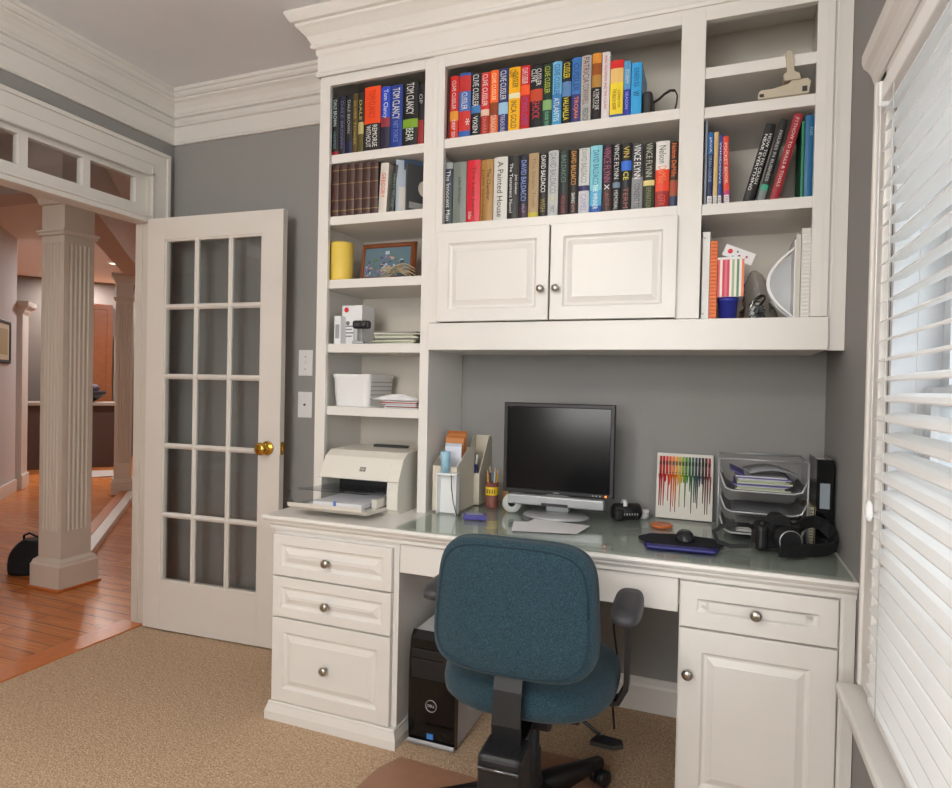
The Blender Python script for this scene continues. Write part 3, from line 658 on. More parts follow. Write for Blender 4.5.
# magazines with photo covers, turned to show their covers
for k, (u0, ang, lab, c1, c2, hh) in enumerate([(396, .75, 'glossy book turned cover outwards, pale blue and grey with an orange spot', (176, 188, 200), (224, 80, 36), .205), (406, 1.0, 'dark glossy book with pale round cover picture, right end of tower second shelf', (70, 72, 74), (214, 208, 196), .19)]):
    p = P(u0, 190, 'y', -.31)
    t = thing('magazine', lab, 'magazine', (p.x+.004, -.315+.006*k, 1.9365), (0, 0, ang), 'glossy books on the tower second shelf')
    b = NB(colmat(c1)); b.box(0, .15, 0, .012, 0, hh); b.m(PAGES); b.box(.1495, .151, .001, .011, .002, hh-.002); b.obj('cover', t)
    b = NB(colmat(c2))
    if k == 0: b.box(.055, .085, -.0008, 0, .13, .155); b.m(colmat((210, 206, 200))); b.box(.01, .14, -.0008, 0, .01, .10); b.m(colmat((60, 80, 110))); b.box(.03, .12, -.0008, 0, .17, .21)
    else:
        b.lathe([(.034, 0), (.034, -.0008)], (.085, 0, .10), 'y', 24); b.m(colmat((150, 150, 148))); b.box(.01, .14, -.0008, 0, .015, .04)
    b.obj('cover_picture', t)

# right-hand column: second row
g = 'books on the right column middle shelf'
row(g, 1.862, -.322, [
 (704.0, 706.4, 121, 185, 'very thin pale book against the left side of the right column', [(0, 1, (150, 158, 170))], [], ),
 (706.8, 712.6, 132.5, 185, 'navy library paperback with light blue title, leftmost of the stickered books', [(0, .7, (22, 40, 84)), (.7, 1, (40, 96, 160))], [('JAVA', .83, .22, .5, WH), ('CRASH COURSE', .5, .36, .5, (150, 180, 220))], {'tag_': 1}),
 (713.0, 717.4, 132, 185, 'cream and tan library paperback between the two navy ones', [(0, 1, (206, 176, 120))], [], {'tag_': 1}),
 (717.8, 721.8, 135, 185, 'slim blue library paperback with white title, left of the red-orange one', [(0, 1, (44, 66, 140))], [('WINDOWS', .6, .6, .5, WH)], {'tag_': 1}),
 (724.0, 730.0, 136, 185, 'red-orange library paperback leaning slightly left, with white sticker', [(0, .2, (190, 60, 120)), (.2, 1, (222, 70, 44))], [('POCKET BOOK', .6, .6, .5, WH)], {'tag_': 1, 'lean': -.035}),
])
def leaner(u, vb, lean, w, h, lab, cols, texts, sz=1.862):
    p = P(u, vb, 'y', -.322)
    # pivot at lower right corner touching the shelf
    lift = math.sin(abs(lean))*w/2
    book(lab, g, p.x-w/2, p.x+w/2, sz+lift+.0008, sz+lift+h, cols=cols, texts=texts, y=-.322, lean=lean, depth=.2)
leaner(747.5, 198, .26, .030, .25, 'black paperback with bold white capitals, left of three leaning books', [(0, 1, (28, 27, 28))], [('NEAR EVERYTHING', .5, .72, .3, WH, -.15), ('HOW TO FIX CRASH', .55, .64, .3, WH, .25)])
leaner(760.5, 198, .25, .022, .26, 'dark leaning paperback with grey title and green dot, middle of three', [(0, .13, (120, 130, 130)), (.13, .2, (60, 160, 130)), (.2, 1, (32, 34, 34))], [('FIGURES IN BUSINESS', .55, .62, .4, (190, 190, 190))])
leaner(774, 198, .24, .026, .272, 'dark red leaning paperback with white title, right of three', [(0, 1, (150, 34, 44))], [('HOW TO SKILLS & TOOLS', .5, .7, .35, (230, 200, 200)), ('FIT', .9, .1, .4, (220, 180, 180))])
row(g, 1.862, -.322, [
 (800.5, 803.4, 121, 180, 'thin green folder beside the tall blue one', [(0, 1, (30, 120, 84))], []),
 (803.8, 813.0, 115, 180, 'tall bright blue ring folder, rightmost on the right column middle shelf', [(0, 1, (26, 96, 140))], [('FILES', .8, .1, .3, (150, 190, 210), .2)], {'name': 'folder', 'cat': 'folder'}),
])
# right column top shelf object
p = P(760, 96, 'y', -.335)
t = thing('handset_stand', 'beige plastic gadget with flat base and upright arm, on the upper right shelf', 'gadget', (p.x-.006, -.351, 2.1775)); t.scale = (.92, 1, 1)
BG = mat('aged_beige_plastic', (186, 176, 156), .45)
b = NB(BG)
b.prism([(0, 0), (.155, .0), (.160, .036), (.150, .046), (.105, .046), (.095, .036), (.045, .026), (.008, .026), (0, .018)], 'y', .0, .07)
b.m(DGREYP); b.box(.004, .018, -.0015, .0, .004, .014); b.m(DGREYP); b.box(.135, .150, -.0015, 0, .006, .022); b.obj('base', t)
b = NB(BG)
b.prism([(.080, .044), (.130, .044), (.125, .062), (.110, .070), (.102, .128), (.090, .138), (.082, .128), (.088, .072), (.076, .062)], 'y', -.006, .05); b.obj('arm', t)
b = NB(GREYP); b.tube([(.082, .01, .060), (.127, .01, .060)], .006, 8); b.obj('hinge', t)

# right column bottom compartment (shelf top 1.487)
ZB = 1.4875
def xat(u, v, y): return P(u, v, 'y', y).x
def binder(name, lab, u0, u1, vt, col, y=-.325, depth=.24, spiral=None, ring=False, cat='binder', mt=None):
    a, c = xat(u0, 290, y), xat(u1, 290, y); zt = P((u0+u1)/2, vt, 'y', y).z
    t = thing(name, lab, cat, (a, y, ZB)); w = c-a; h = zt-ZB
    b = NB(mt or colmat(col, .4)); b.box(0, w, 0, .004, 0, h, .001); b.box(0, .0025, .004, depth, 0, h); b.box(w-.0025, w, .004, depth, 0, h); b.obj('cover', t)
    b = NB(PAPER); b.box(.003, w-.003, .006, depth-.006, .004, h-.006); b.obj('pages', t)
    if ring:
        b = NB(STEEL)
        for z in (.02, h-.02): b.lathe([(.003, 0), (.003, -.002)], (w*.25, 0, z), 'y', 10)
        b.obj('rivets', t)
    if spiral:
        b = NB(spiral)
        n = int(h/.012)
        for k in range(n): b.box(w*.1, w*.9, -.003, .0, .006+k*.012, .010+k*.012, .001, 1)
        b.obj('spiral_binding', t)
    return t
binder('ring_binder', 'white ring binder against the left side of the lower right compartment', 701.5, 709.0, 232, (216, 216, 214), ring=True)
binder('spiral_notebook', 'orange spiral notebook beside the striped box', 709.4, 716.8, 241, (226, 112, 40), spiral=mat('orange_coil', (196, 90, 30), .4), cat='notebook')
binder('spiral_album', 'white spiral bound album, rightmost in the lower right compartment', 800.5, 810.0, 228, (206, 204, 198), spiral=WPLAS, cat='album')
binder('white_folder', 'off white upright folder between the curved file and the spiral album', 795.0, 800.0, 234, (196, 192, 184), cat='folder')
a, c = xat(717.5, 300, -.31), xat(738.5, 300, -.31)
rC = (c-a)/2; hC = P(728, 297, 'y', -.31).z-ZB
t = thing('blue_cup', 'royal blue plastic cup under the striped box', 'cup', ((a+c)/2, -.31+rC, ZB))
b = NB(mat('blue_plastic', (52, 60, 160), .35)); b.lathe([(rC*.85, 0), (rC*.98, hC), (rC, hC), (rC*.95, hC-.001)], (0, 0, 0), 'z', 24); b.obj('body', t)
b = NB(mat('blue_plastic', (52, 60, 160), .35)); b.lathe([(rC, hC-.012), (rC*1.03, hC-.010), (rC*1.03, hC), (rC*.98, hC)], (0, 0, 0), 'z', 24); b.obj('rim', t)
a, c = xat(717.6, 275, -.315), xat(744, 275, -.315)
z0 = ZB+hC+.0005; z1 = P(730, 257, 'y', -.315).z
t = thing('striped_box', 'pink, white and green striped gift box standing on the blue cup', 'box', (a, -.315, z0))
w = c-a; h = z1-z0
b = NB(PAPER); b.box(0, w, .0006, .09, 0, h); b.obj('body', t)
b = MB()
sc = [(222, 100, 110), (236, 228, 214), (206, 60, 90), (214, 110, 130), (206, 60, 90), (236, 230, 220), (150, 180, 150), (236, 228, 214), (90, 140, 110), (236, 228, 220), (230, 130, 90)]
for k, cc in enumerate(sc): b.m(colmat(cc, .5)); b.box(w*k/len(sc), w*(k+1)/len(sc), 0, .0006, 0, h*.94)
b.obj('striped_front', t)
b = NB(WPLAS); b.box(-.002, w+.002, -.002, .091, h-.008, h, .001); b.obj('lid', t)
t = thing('spotted_card', 'white card with red and black dots, lying tilted on the striped box', 'card', (a+.02, -.312, z1+.001), (0, .42, 0))
b = NB(PAPER); b.box(-.012, .085, 0, .002, .004, .042); b.obj('card', t)
b = MB()
for (x, z, r, cc) in ((.008, .024, .008, (206, 40, 50)), (.030, .030, .003, (60, 60, 60)), (.040, .018, .0045, (150, 40, 50)), (.062, .024, .0035, (190, 50, 60)), (.022, .012, .002, (90, 90, 90))):
    b.m(colmat(cc)); b.lathe([(r, 0), (r, -.0008)], (x, 0, z), 'y', 14)
b.obj('dots', t)
# clear bag with dark cables
p = P(757, 318, 'y', -.28)
t = thing('plastic_bag', 'crumpled clear plastic bag of dark cables, beside the striped box', 'bag', (p.x+.002, -.225, ZB))
rnd = random.Random(4)
b = NB(BAGG); rows = []
for i in range(12):
    f = i/11; z = .001+.17*f; rr = (.046*(1-f)**.5+.006)
    rows.append([(rr*1.05*math.cos(a_)*(1+.25*rnd.uniform(-1, 1))-.006*f*3*(f-.3), rr*.8*math.sin(a_)*(1+.25*rnd.uniform(-1, 1)), z) for a_ in [2*PI*k/16 for k in range(16)]])
b.grid(rows, True, True, True, True); b.obj('bag_film', t)
b = NB(BLACKP)
for k in range(6):
    rr = rnd.uniform(.014, .026); zz = rnd.uniform(.01, .07); ph = rnd.uniform(0, 6)
    b.tube([(rr*math.cos(ph+j*.6), rr*.7*math.sin(ph+j*.6), max(.006, zz+.018*math.sin(j*.8+ph))) for j in range(14)], .003, 6)
b.obj('cables', t)
# curved magazine file
xa = xat(768, 270, -.325); xb = xat(796, 290, -.325)
t = thing('magazine_file', 'white magazine file with curved cut-out side, in the lower right compartment', 'magazine file', (xb-.003, -.325, ZB))
b = NB(WPLAS)
w = xb-xa; h2 = P(795, 246, 'y', -.325).z-ZB
out = []
for k in range(17):
    s = -1+2*k/16
    out.append((-w*(1-abs(s)**1.9)*1.0-.001, h2*(.5+.5*s)))
inn = [(-max(.0, -x-.010)-.0006, z) for x, z in out]
rows = [[(x, y, z) for x, z in out] for y in (0, .20)]
V = []
poly = out+[(x, z) for x, z in reversed(inn)]
b.prism(poly, 'y', 0, .014)
b.obj('rim', t)
b = NB(GREYP)
b.prism([(-max(.001, -x-.008), z) for x, z in out]+[(0, h2), (0, 0)], 'y', .10, .104); b.obj('inner_panel', t)
b = NB(WPLAS); b.box(-.0035, 0, 0, .2, 0, h2+.02); b.obj('side_panel', t)

# ------------------------------------------------------------------ tower shelf objects
# candle
a, c = xat(332, 262, -.27), xat(351.7, 262, -.27); zt = P(342, 243.5, 'y', -.27).z
b = NB(mat('yellow_wax', (222, 192, 84), .5, nscale=14, namt=.12)); r = (c-a)/2
t = thing('pillar_candle', 'thick yellow pillar candle on the tower third shelf', 'candle', ((a+c)/2, -.27+r*0, 1.6775))
h = zt-1.6775
b.lathe([(r*.97, 0), (r, .006), (r, h-.006), (r*.93, h), (r*.75, h-.004), (r*.3, h-.008), (.001, h-.009)], (0, 0, 0), 'z', 28); b.obj('wax', t)
b = NB(BLACKP); b.tube([(0, 0, h-.01), (.001, 0, h+.002), (.003, 0, h+.004)], .0012, 5); b.obj('wick', t)
# picture frame
def rect_frame(b, w, h, fwid, dep):
    b.loops(0, w, 0, h, [(0, -.0), (.003, -.004), (fwid*.4, -dep), (fwid*.8, -dep*.8), (fwid, -.003)], .008)
a, c = xat(359.5, 260, -.20), xat(414, 260, -.20); zt = P(386, 242.5, 'y', -.20).z
w = c-a; h = zt-1.6775
t = thing('photo_frame', 'wooden framed small photo of a figure in blue and purple, tower third shelf', 'picture frame', (a, -.20, 1.682), (-.14, 0, 0))
b = NB(WOODF); rect_frame(b, w, h, .022, .010); b.obj('frame', t)
b = NB(colmat((92, 116, 128))); b.box(.022, w-.022, -.0042, -.003, .022, h-.022)
rnd = random.Random(2)
for k in range(60):
    b.m(colmat([(90, 70, 110), (140, 110, 150), (60, 80, 90), (170, 190, 200), (90, 120, 80), (190, 150, 150)][k % 6])); x = rnd.uniform(.026, w-.05); z = rnd.uniform(.024, (h-.05)*(1-.5*abs(x/w-.5)*2)+.005)
    b.box(x, x+rnd.uniform(.006, .02), -.0048-.00003*k, -.004, z, z+rnd.uniform(.004, .014))
b.obj('photo', t)
# vine twig
p = P(392, 270, 'y', -.27)
t = thing('dried_vine', 'bundle of pale dried twigs in front of the framed photo', 'twigs', (p.x, -.27, 1.6775))
b = NB(mat('pale_twig', (176, 160, 130), .8)); rnd = random.Random(9)
for k in range(14):
    L = rnd.uniform(.08, .15); z0 = rnd.uniform(.006, .045); ph = rnd.uniform(-.5, .5); x0 = rnd.uniform(-.06, -.005)
    b.tube([(x0+L*s, -.01+.03*math.sin(ph+s*3), max(.004, z0+.035*math.sin(ph+PI*s)*(1-s*.4))) for s in [i/8 for i in range(9)]], .0022, 5)
b.obj('twigs', t)
t = thing('shelf_papers', 'two loose cream papers under the twigs on the tower third shelf', 'papers', (p.x-.02, -.285, 1.6775))
for k in range(2):
    b = NB(PAPER); b.box(-.01+k*.01, .105+k*.01, 0, .12, .0005+k*.0022, .002+k*.0022); b.obj('sheet', t)
# shelf 4 objects z=1.414
ZS = 1.4145
def sbox(name, lab, cat, u0, u1, vt, z0, y, depth, mt, bev=.001, extra=None, rot=0, group=None):
    a, c = xat(u0, vt+20, y), xat(u1, vt+20, y); zt = P((u0+u1)/2, vt, 'y', y).z
    t = thing(name, lab, cat, (a, y, z0), rot, group); b = NB(mt); b.box(0, c-a, 0, depth, 0, zt-z0, bev); b.obj('body', t)
    return t, c-a, zt-z0
t, w, h = sbox('white_carton', 'small narrow white carton at the left end of the tower fourth shelf', 'box', 334, 340.5, 316, ZS, -.30, .08, PAPER)
b = NB(colmat((150, 150, 156))); b.box(w*.2, w*.8, -.0008, 0, h*.2, h*.7); b.obj('printed_label', t)
t, w, h = sbox('product_box', 'white retail box with a red dot in its top corner, tower fourth shelf', 'box', 342, 362, 305.5, ZS, -.26, .10, PAPER)
b = NB(colmat((206, 40, 56))); b.lathe([(.011, 0), (.011, -.0008)], (w*.22, 0, h-.018), 'y', 20); b.obj('red_dot', t); b = NB(colmat((110, 110, 116)))
for k in range(4): b.box(w*.1, w*(.5+.1*(k % 2)), -.0008, 0, h*.2+k*.014, h*.2+k*.014+.005)
b.lathe([(.009, 0), (.009, -.0008)], (w*.3, 0, h*.55), 'y', 20)
b.obj('printing', t)
p = P(351.5, 340, 'y', -.315)
t = thing('webcam', 'small black camera gadget on grey stand, in front of the white retail box', 'camera', (p.x, -.315, ZS), .2)
b = NB(GREYP); b.box(0, .05, 0, .03, 0, .012, .004); b.box(.004, .024, .005, .02, .01, .062, .004); b.obj('stand', t)
b = NB(BLACKP); b.box(.0, .075, .0, .03, .062, .096, .010, 3); b.lathe([(.013, .0), (.013, -.008), (.009, -.01), (.001, -.008)], (.05, 0, .080), 'y', 18); b.obj('camera_head', t)
def paper_pile(name, lab, x0, x1, y0, y1, z0, n, dz, seed, cols, group=None, cat='paper stack', jit=.06):
    rnd = random.Random(seed); t = thing(name, lab, cat, ((x0+x1)/2, (y0+y1)/2, z0)); hx, hy = (x1-x0)/2, (y1-y0)/2
    z = .0004
    for k in range(n):
        a = rnd.uniform(-jit, jit); M = Matrix.Rotation(a, 4, 'Z') @ Matrix.Translation((rnd.uniform(-.006, .006), rnd.uniform(-.006, .006), 0))
        b = NB(colmat(cols[k % len(cols)], .7)); f = rnd.uniform(.8, 1); b.box(-hx*f, hx*f, -hy*f, hy*f, z, z+dz*.85, 0, 1, M); z += dz
        b.obj('sheet', t)
    return t
paper_pile('paper_stack', 'pile of mail and pale green papers on the tower fourth shelf', xat(374, 335, -.3), 1.600, -.318, -.09, ZS, 9, .0052, 3, [(206, 204, 196), (170, 176, 140), (220, 218, 214), (150, 146, 136), (190, 196, 170)], jit=.13)
# shelf 5: basket
ZS5 = 1.1575
a, c = xat(330, 390, -.29), xat(368, 390, -.29); zt = P(350, 374, 'y', -.29).z; h = zt-ZS5; w = c-a
t = thing('plastic_basket', 'white plastic storage basket with perforated side, on the tower lowest shelf', 'basket', ((a+c)/2, -.17, ZS5))
b = NB(WPLAS)
def rr(x, y, r, n=5):
    pts = []
    for cx_, cy_, a0 in ((x-r, y-r, 0), (-x+r, y-r, PI/2), (-x+r, -y+r, PI), (x-r, -y+r, 1.5*PI)):
        for k in range(n+1): q = a0+PI/2*k/n; pts.append((cx_+r*math.cos(q), cy_+r*math.sin(q)))
    return pts
X, Y = w/2, .115
prof = [(X*.90, Y*.90, 0), (X*.98, Y*.97, h-.014), (X, Y, h-.014), (X, Y, h), (X-.006, Y-.006, h), (X-.010, Y-.008, h-.012), (X*.86, Y*.86, .004)]
b.grid([[(x, y, z) for x, y in rr(px, py, .025)] for px, py, z in prof], True, False, True, True); b.obj('body', t)
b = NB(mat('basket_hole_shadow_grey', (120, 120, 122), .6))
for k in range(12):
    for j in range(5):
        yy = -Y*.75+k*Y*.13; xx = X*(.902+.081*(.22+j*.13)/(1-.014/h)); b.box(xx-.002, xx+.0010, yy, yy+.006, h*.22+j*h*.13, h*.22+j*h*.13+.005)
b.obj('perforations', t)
paper_pile('letter_pile', 'loose pile of white letters with a red-edged one, in front of the basket', xat(384, 405, -.31), 1.615, -.325, -.235, ZS5, 7, .004, 8, [(206, 206, 208), (170, 60, 60), (214, 214, 216), (190, 194, 200)], jit=.04)
t = thing('crumpled_paper', 'crumpled white plastic-wrapped paper on top of the letter pile', 'paper', (xat(398, 398, -.29), -.290, ZS5+.029))
b = NB(PAPER); rnd = random.Random(5); rows = []
for i in range(9):
    for_ = []
    for j in range(7): for_.append((-.10+i*.025+rnd.uniform(-.004, .004), -.03+j*.011, .003+max(0, .022*math.sin(PI*i/8)*math.sin(PI*j/6)+rnd.uniform(-.003, .004))))
    rows.append(for_)
b.grid(rows, False, False); o = b.obj('sheet', t); md = o.modifiers.new('thick', 'SOLIDIFY'); md.thickness = .0015

# ------------------------------------------------------------------ printer
t = thing('laser_printer', 'off white laser printer standing in the tower niche on the desktop', 'printer', (1.412, -.225, ZC), (0, 0, .03))
pw = .172  # half width
b = NB(BEIGEP)
sec = [(-.215+.02, 0), (-.215, .02), (-.215, .090), (-.21, .125), (-.168, .205), (-.13, .226), (.06, .232), (.15, .21), (.19, .15), (.20, .02), (.19, 0)]
# body with paper mouth: left/right cheeks + upper shell
def half(b, x0, x1, poly): b.prism(poly, 'x', x0, x1)
b.prism(sec, 'x', pw-.045, pw); b.prism(sec, 'x', -pw, -pw+.012)
upper = [(-.215, .125), (-.21, .128), (-.168, .205), (-.13, .226), (.06, .232), (.15, .21), (.19, .15), (.20, .02), (.19, 0), (.0, 0), (.0, .10), (-.08, .122)]
b.prism(upper, 'x', -pw+.012, pw-.045)
b.box(-pw+.012, pw-.045, -.20, 0, 0, .016)
b.obj('body', t)
b = NB(DGREYP); b.box(-.05, .10, .0, .03, .229, .240, .002); b.obj('output_slot', t)
b = NB(DGREYP); b.box(-pw+.013, pw-.046, -.08, -.002, .017, .118); b.obj('paper_well', t)
b = NB(CLEARP)
b.prism([(-.12, .080), (-.30, .088), (-.37, .098), (-.376, .105), (-.37, .106), (-.30, .096), (-.12, .088)], 'x', -pw+.014, pw-.050); b.obj('output_tray', t)
b = NB(BEIGEP)
tp = [(-.20, .016), (-.36, .022), (-.395, .040), (-.400, .055), (-.385, .052), (-.355, .034), (-.20, .026)]
b.prism(tp, 'x', -pw+.0-.012, pw-.047); b.obj('input_tray', t)
b = NB(CLEARP); b.prism([(-.20, .026), (-.36, .036), (-.40, .056), (-.402, .078), (-.396, .098), (-.39, .098), (-.392, .07), (-.36, .044), (-.20, .034)], 'x', -pw-.012, -pw+.0); b.obj('tray_side', t)
b = NB(PAPER); b.box(-.118, .085, -.33, -.03, .035, .052); o = b.obj('paper_stack', t)
b = NB(BEIGEP); b.box(.092, .115, -.27, -.08, .030, .064, .003); b.obj('paper_guide', t)
b = NB(colmat((90, 110, 190))); b.box(-.03, -.02, -.336, -.33, .036, .058, .002); b.obj('blue_tab', t)
sq = math.atan2(.08, .042)
lg = bpy.data.objects.new('logo', None)
b = NB(mat('logo_grey', (120, 116, 108), .4)); b.box(-.013, .013, -.0012, .0, -.009, .009, .001)
o = b.obj('logo_plate', t, (.01, -.1915, .1615), (-.485, 0, 0))
put_text('logo_text', 'hp', .016, .011, colmat((226, 222, 210)), o, (0, -.0013, 0), upright=True)
b = NB(mat('seam_grey', (150, 146, 134), .6)); b.box(-pw+.0, pw, -.2165, -.2145, .1235, .1250); b.obj('front_seam', t)

# ------------------------------------------------------------------ desk objects (on glass, z=GZ)
DZ = GZ+.0006
# magazine holder with envelopes
a = xat(434, 500, -.22); 
p0 = P(436, 512, 'z', GZ)
t = thing('file_holder', 'cream cardboard file holder with kraft envelopes, beside the shelf tower on the desk', 'magazine holder', (1.686, -.33, DZ))
CRD = mat('cream_card', (208, 200, 184), .6)
for k in range(1):
    b = NB(CRD)
    b.box(0, .10, 0, .003, 0, .175); b.box(0, .10, .18, .183, 0, .235); b.box(0, .10, 0, .18, 0, .003)
    b.prism([(.003, .003), (.18, .003), (.18, .235), (.12, .24), (.003, .175)], 'x', 0, .003); b.prism([(.003, .003), (.18, .003), (.18, .235), (.12, .24), (.003, .175)], 'x', .097, .10)
    b.obj('body', t)
t = thing('magazine_holder', 'tall cream cardboard magazine holder standing behind the envelopes', 'magazine holder', (1.735, -.144, DZ))
b = NB(CRD); b.box(0, .072, 0, .003, 0, .13); b.box(0, .072, .137, .140, 0, .275)
for x in (0, .069): b.prism([(.003, .003), (.137, .003), (.137, .275), (.110, .275), (.003, .13)], 'x', x, x+.003)
b.box(0, .072, 0, .140, 0, .003); b.obj('body', t)
for k, (cc, hh, lab, dx, w_) in enumerate([((188, 122, 68), .300, 'tan kraft envelope, rearmost in the cream file holder', .006, .082), ((196, 132, 80), .285, 'tan kraft envelope, second in the cream file holder', .010, .078), ((214, 218, 230), .255, 'white envelope in front of the two kraft ones', .022, .068)]):
    b = NB(colmat(cc, .7)); b.box(0, w_, 0, .003, .0, hh, 0); b.m(colmat(tuple(max(0, q-30) for q in cc), .7)); b.prism([(0, hh), (w_, hh), (w_, hh-.012), (0, hh-.012)], 'y', -.0006, 0)
    o = b.obj('envelope', None, (1.686+dx, -.22-.028*k, DZ+.0035), (-.05, 0, 0)); tag(o, lab, 'envelope', 'envelopes in the file holder')
# clip-on pen cup of clear glass
t = thing('pen_cup', 'small clear cup of pens hooked in front of the white envelope', 'pen cup', (1.795, -.222, DZ+.155))
t.location = (1.765, -.352, DZ)
b = NB(mat('light_blue_tube', (150, 190, 210), .3)); b.lathe([(.016, .155), (.019, .21), (.0195, .235), (.015, .235), (.012, .16)], (-.018, 0, 0), 'z', 18); b.obj('tube', t)
b = NB(WPLAS); b.box(-.045, .036, -.018, .018, .146, .1545, .003); b.box(-.045, -.042, -.018, .018, 0, .1545); b.box(.033, .036, -.018, .018, 0, .1545); b.box(-.045, .036, .015, .018, 0, .1545); b.obj('stand', t)
# pens
PENB = mat('blue_pen', (36, 50, 140), .3)
for k, (x, y, dx, dy, mt_, lab) in enumerate([(1.755, -.13, .006, .0, PENB, 'blue pen leaning left in the tall magazine holder'), (1.769, -.125, .018, -.004, PENB, 'blue pen leaning right in the tall magazine holder'), (1.763, -.115, .010, .004, BLACKP, 'black pen between the blue ones in the magazine holder')]):
    t = thing('pen', lab, 'pen', (x, y, DZ+.06), 0, 'pens in the magazine holder')
    t.location.z = DZ+.0045
    b = NB(mt_); b.tube([(0, 0, 0), (dx, dy, .16)], .004, 8); b.obj('barrel', t); b = NB(WPLAS if k != 2 else GREYP); b.tube([(dx, dy, .16), (dx*1.25, dy*1.25, .20)], .0043, 8); b.obj('cap', t)
# black cable dangling
b = NB(BLACKP); b.tube([(1.782, -.373, DZ+.150), (1.785, -.376, DZ+.10), (1.794, -.378, DZ+.05), (1.807, -.376, DZ+.003), (1.82, -.37, DZ+.003)], .0018, 6)
tag(b.obj('thin_cable'), 'thin black cable hanging down in front of the pen cup', 'cable')
# small purple box
p = P(480, 521, 'z', GZ)
t = thing('purple_box', 'flat purple-blue case lying on the glass left of the monitor', 'case', (p.x-.03, p.y+.02, DZ), .35)
b = NB(mat('purple_case', (74, 70, 140), .35)); b.box(-.04, .045, -.025, .025, 0, .018, .004); b.obj('case', t); b = NB(colmat((150, 150, 190))); b.box(-.03, .03, -.018, .018, .018, .0187); b.obj('printed_label', t)
# pencil cup
p = P(487, 507, 'z', GZ)
t = thing('pencil_cup', 'printed cup of pencils with a yellow band, beside the monitor', 'pencil cup', (1.866, -.150, DZ))
rP = .026; b = NB(mat('patterned_cup', (120, 70, 60), .5, nscale=60, namt=.6)); b.lathe([(rP, 0), (rP*1.02, .10), (rP*.9, .10), (rP*.85, .005), (.001, .005), (.001, 0)], (0, 0, 0), 'z', 20, ring=True); b.obj('body', t)
b = NB(colmat((230, 190, 40))); b.lathe([(rP*1.03, .050), (rP*1.045, .051), (rP*1.045, .082), (rP*1.03, .083)], (0, 0, 0), 'z', 20, ring=True); b.m(colmat((40, 34, 30)))
for k in range(5): a_ = -PI/2+(k-2)*.35; b.box(rP*1.05*math.cos(a_)-.002, rP*1.05*math.cos(a_)+.002, rP*1.05*math.sin(a_)-.0005, rP*1.05*math.sin(a_)+.001, .058, .075)
b.obj('yellow_band', t)
for k, (cc, a_) in enumerate([((230, 170, 40), .3), ((200, 60, 50), 1.3), ((60, 100, 160), 2.5), ((220, 150, 50), 3.6), ((60, 60, 60), 4.6), ((190, 200, 205), 5.6)]):
    nm = ['yellow pencil at the right side', 'red pencil at the back', 'blue pencil at the back left', 'orange pencil at the left', 'dark grey pencil at the front', 'silver pencil at the front right'][k]
    b = NB(colmat(cc, .4)); b.tube([(.014*math.cos(a_)*.5, .014*math.sin(a_)*.5, .008), (.020*math.cos(a_), .020*math.sin(a_), .135+.006*(k % 3))], .0034, 6)
    b.m(colmat((214, 180, 140))); b.tube([(.020*math.cos(a_), .020*math.sin(a_), .135+.006*(k % 3)), (.0215*math.cos(a_), .0215*math.sin(a_), .150+.006*(k % 3))], [.0034, .0006], 6)
    o = b.obj('pencil', None, (1.866, -.150, DZ)); tag(o, nm+' of the printed pencil cup', 'pencil', 'pencils in the cup')
# wooden ruler block behind
b = NB(mat('ruler_wood', (178, 136, 84), .5)); b.box(-.014, .014, 0, .006, 0, .155, .001); tag(b.obj('wooden_ruler', None, (1.895, -.075, DZ), (-.06, 0, 0)), 'short wide wooden ruler standing behind the pencil cup', 'ruler')
# tape roll
t = thing('tape_roll', 'white tape roll standing on edge left of the monitor foot', 'tape roll', (1.968, -.20, DZ), .15)
b = NB(mat('white_tape', (204, 206, 200), .4)); b.lathe([(.014, -.02), (.036, -.02), (.036, .02), (.014, .02)], (0, 0, .036), 'y', 32, ring=True); b.obj('tape', t)
b = NB(DGREYP); b.lathe([(.008, -.021), (.0138, -.021), (.0138, .021), (.008, .021)], (0, 0, .036), 'y', 24, ring=True); b.obj('core', t)
# monitor
t = thing('computer_monitor', 'black flat screen monitor with silver speaker bar, standing on the desk', 'monitor', (2.146, -.20, DZ), (0, 0, .02))
mw = .211; mz0, mz1 = .082, .425
BEZ = mat('monitor_bezel', (34, 34, 36), .4)
b = NB(BEZ)
b.loops(-mw, mw, mz0, mz1, [(0, -.018), (.003, -.022), (.014, -.022), (.0165, -.016)], .0)
b.box(-mw*.8, mw*.8, 0, .03, mz0+.03, mz1-.03, .01); b.obj('bezel', t)
b = NB(mat('dark_screen', (9, 9, 11), .16)); b.box(-mw+.0165, mw-.0165, -.0175, -.0158, mz0+.0165, mz1-.0165); b.obj('screen', t)
b = NB(GREYP); b.box(-mw+.028, mw-.030, -.052, -.018, mz0-.040, mz0-.003, .006, 3); b.obj('speaker_bar', t)
b = NB(DGREYP); b.box(-.05, .05, -.0525, -.050, mz0-.039, mz0-.028); b.obj('speaker_control', t)
b = NB(GREYP)
b.grid([[(x*.125*f, -.02+y*.085*f, z) for x, y in [(math.cos(2*PI*k/32), math.sin(2*PI*k/32)) for k in range(32)]] for f, z in ((1, 0), (1, .005), (.93, .012), (.3, .016))], True, True, True, True)
b.obj('foot', t)
b = NB(GREYP); b.box(-.045, .045, -.010, .035, .012, .14, .008); b.box(-.03, .03, .02, .05, .10, .25, .006); b.obj('neck', t)
put_text('brand_text', 'DELL', .022, .005, colmat((190, 190, 192)), t, (0, -.0222, mz0+.0075), upright=True)
b = NB(GREYP)
for k in range(3): b.lathe([(.0028, -.0225), (.0028, -.021)], (mw-.075+.013*k, 0, mz0+.0075), 'y', 12)
b.obj('buttons', t)
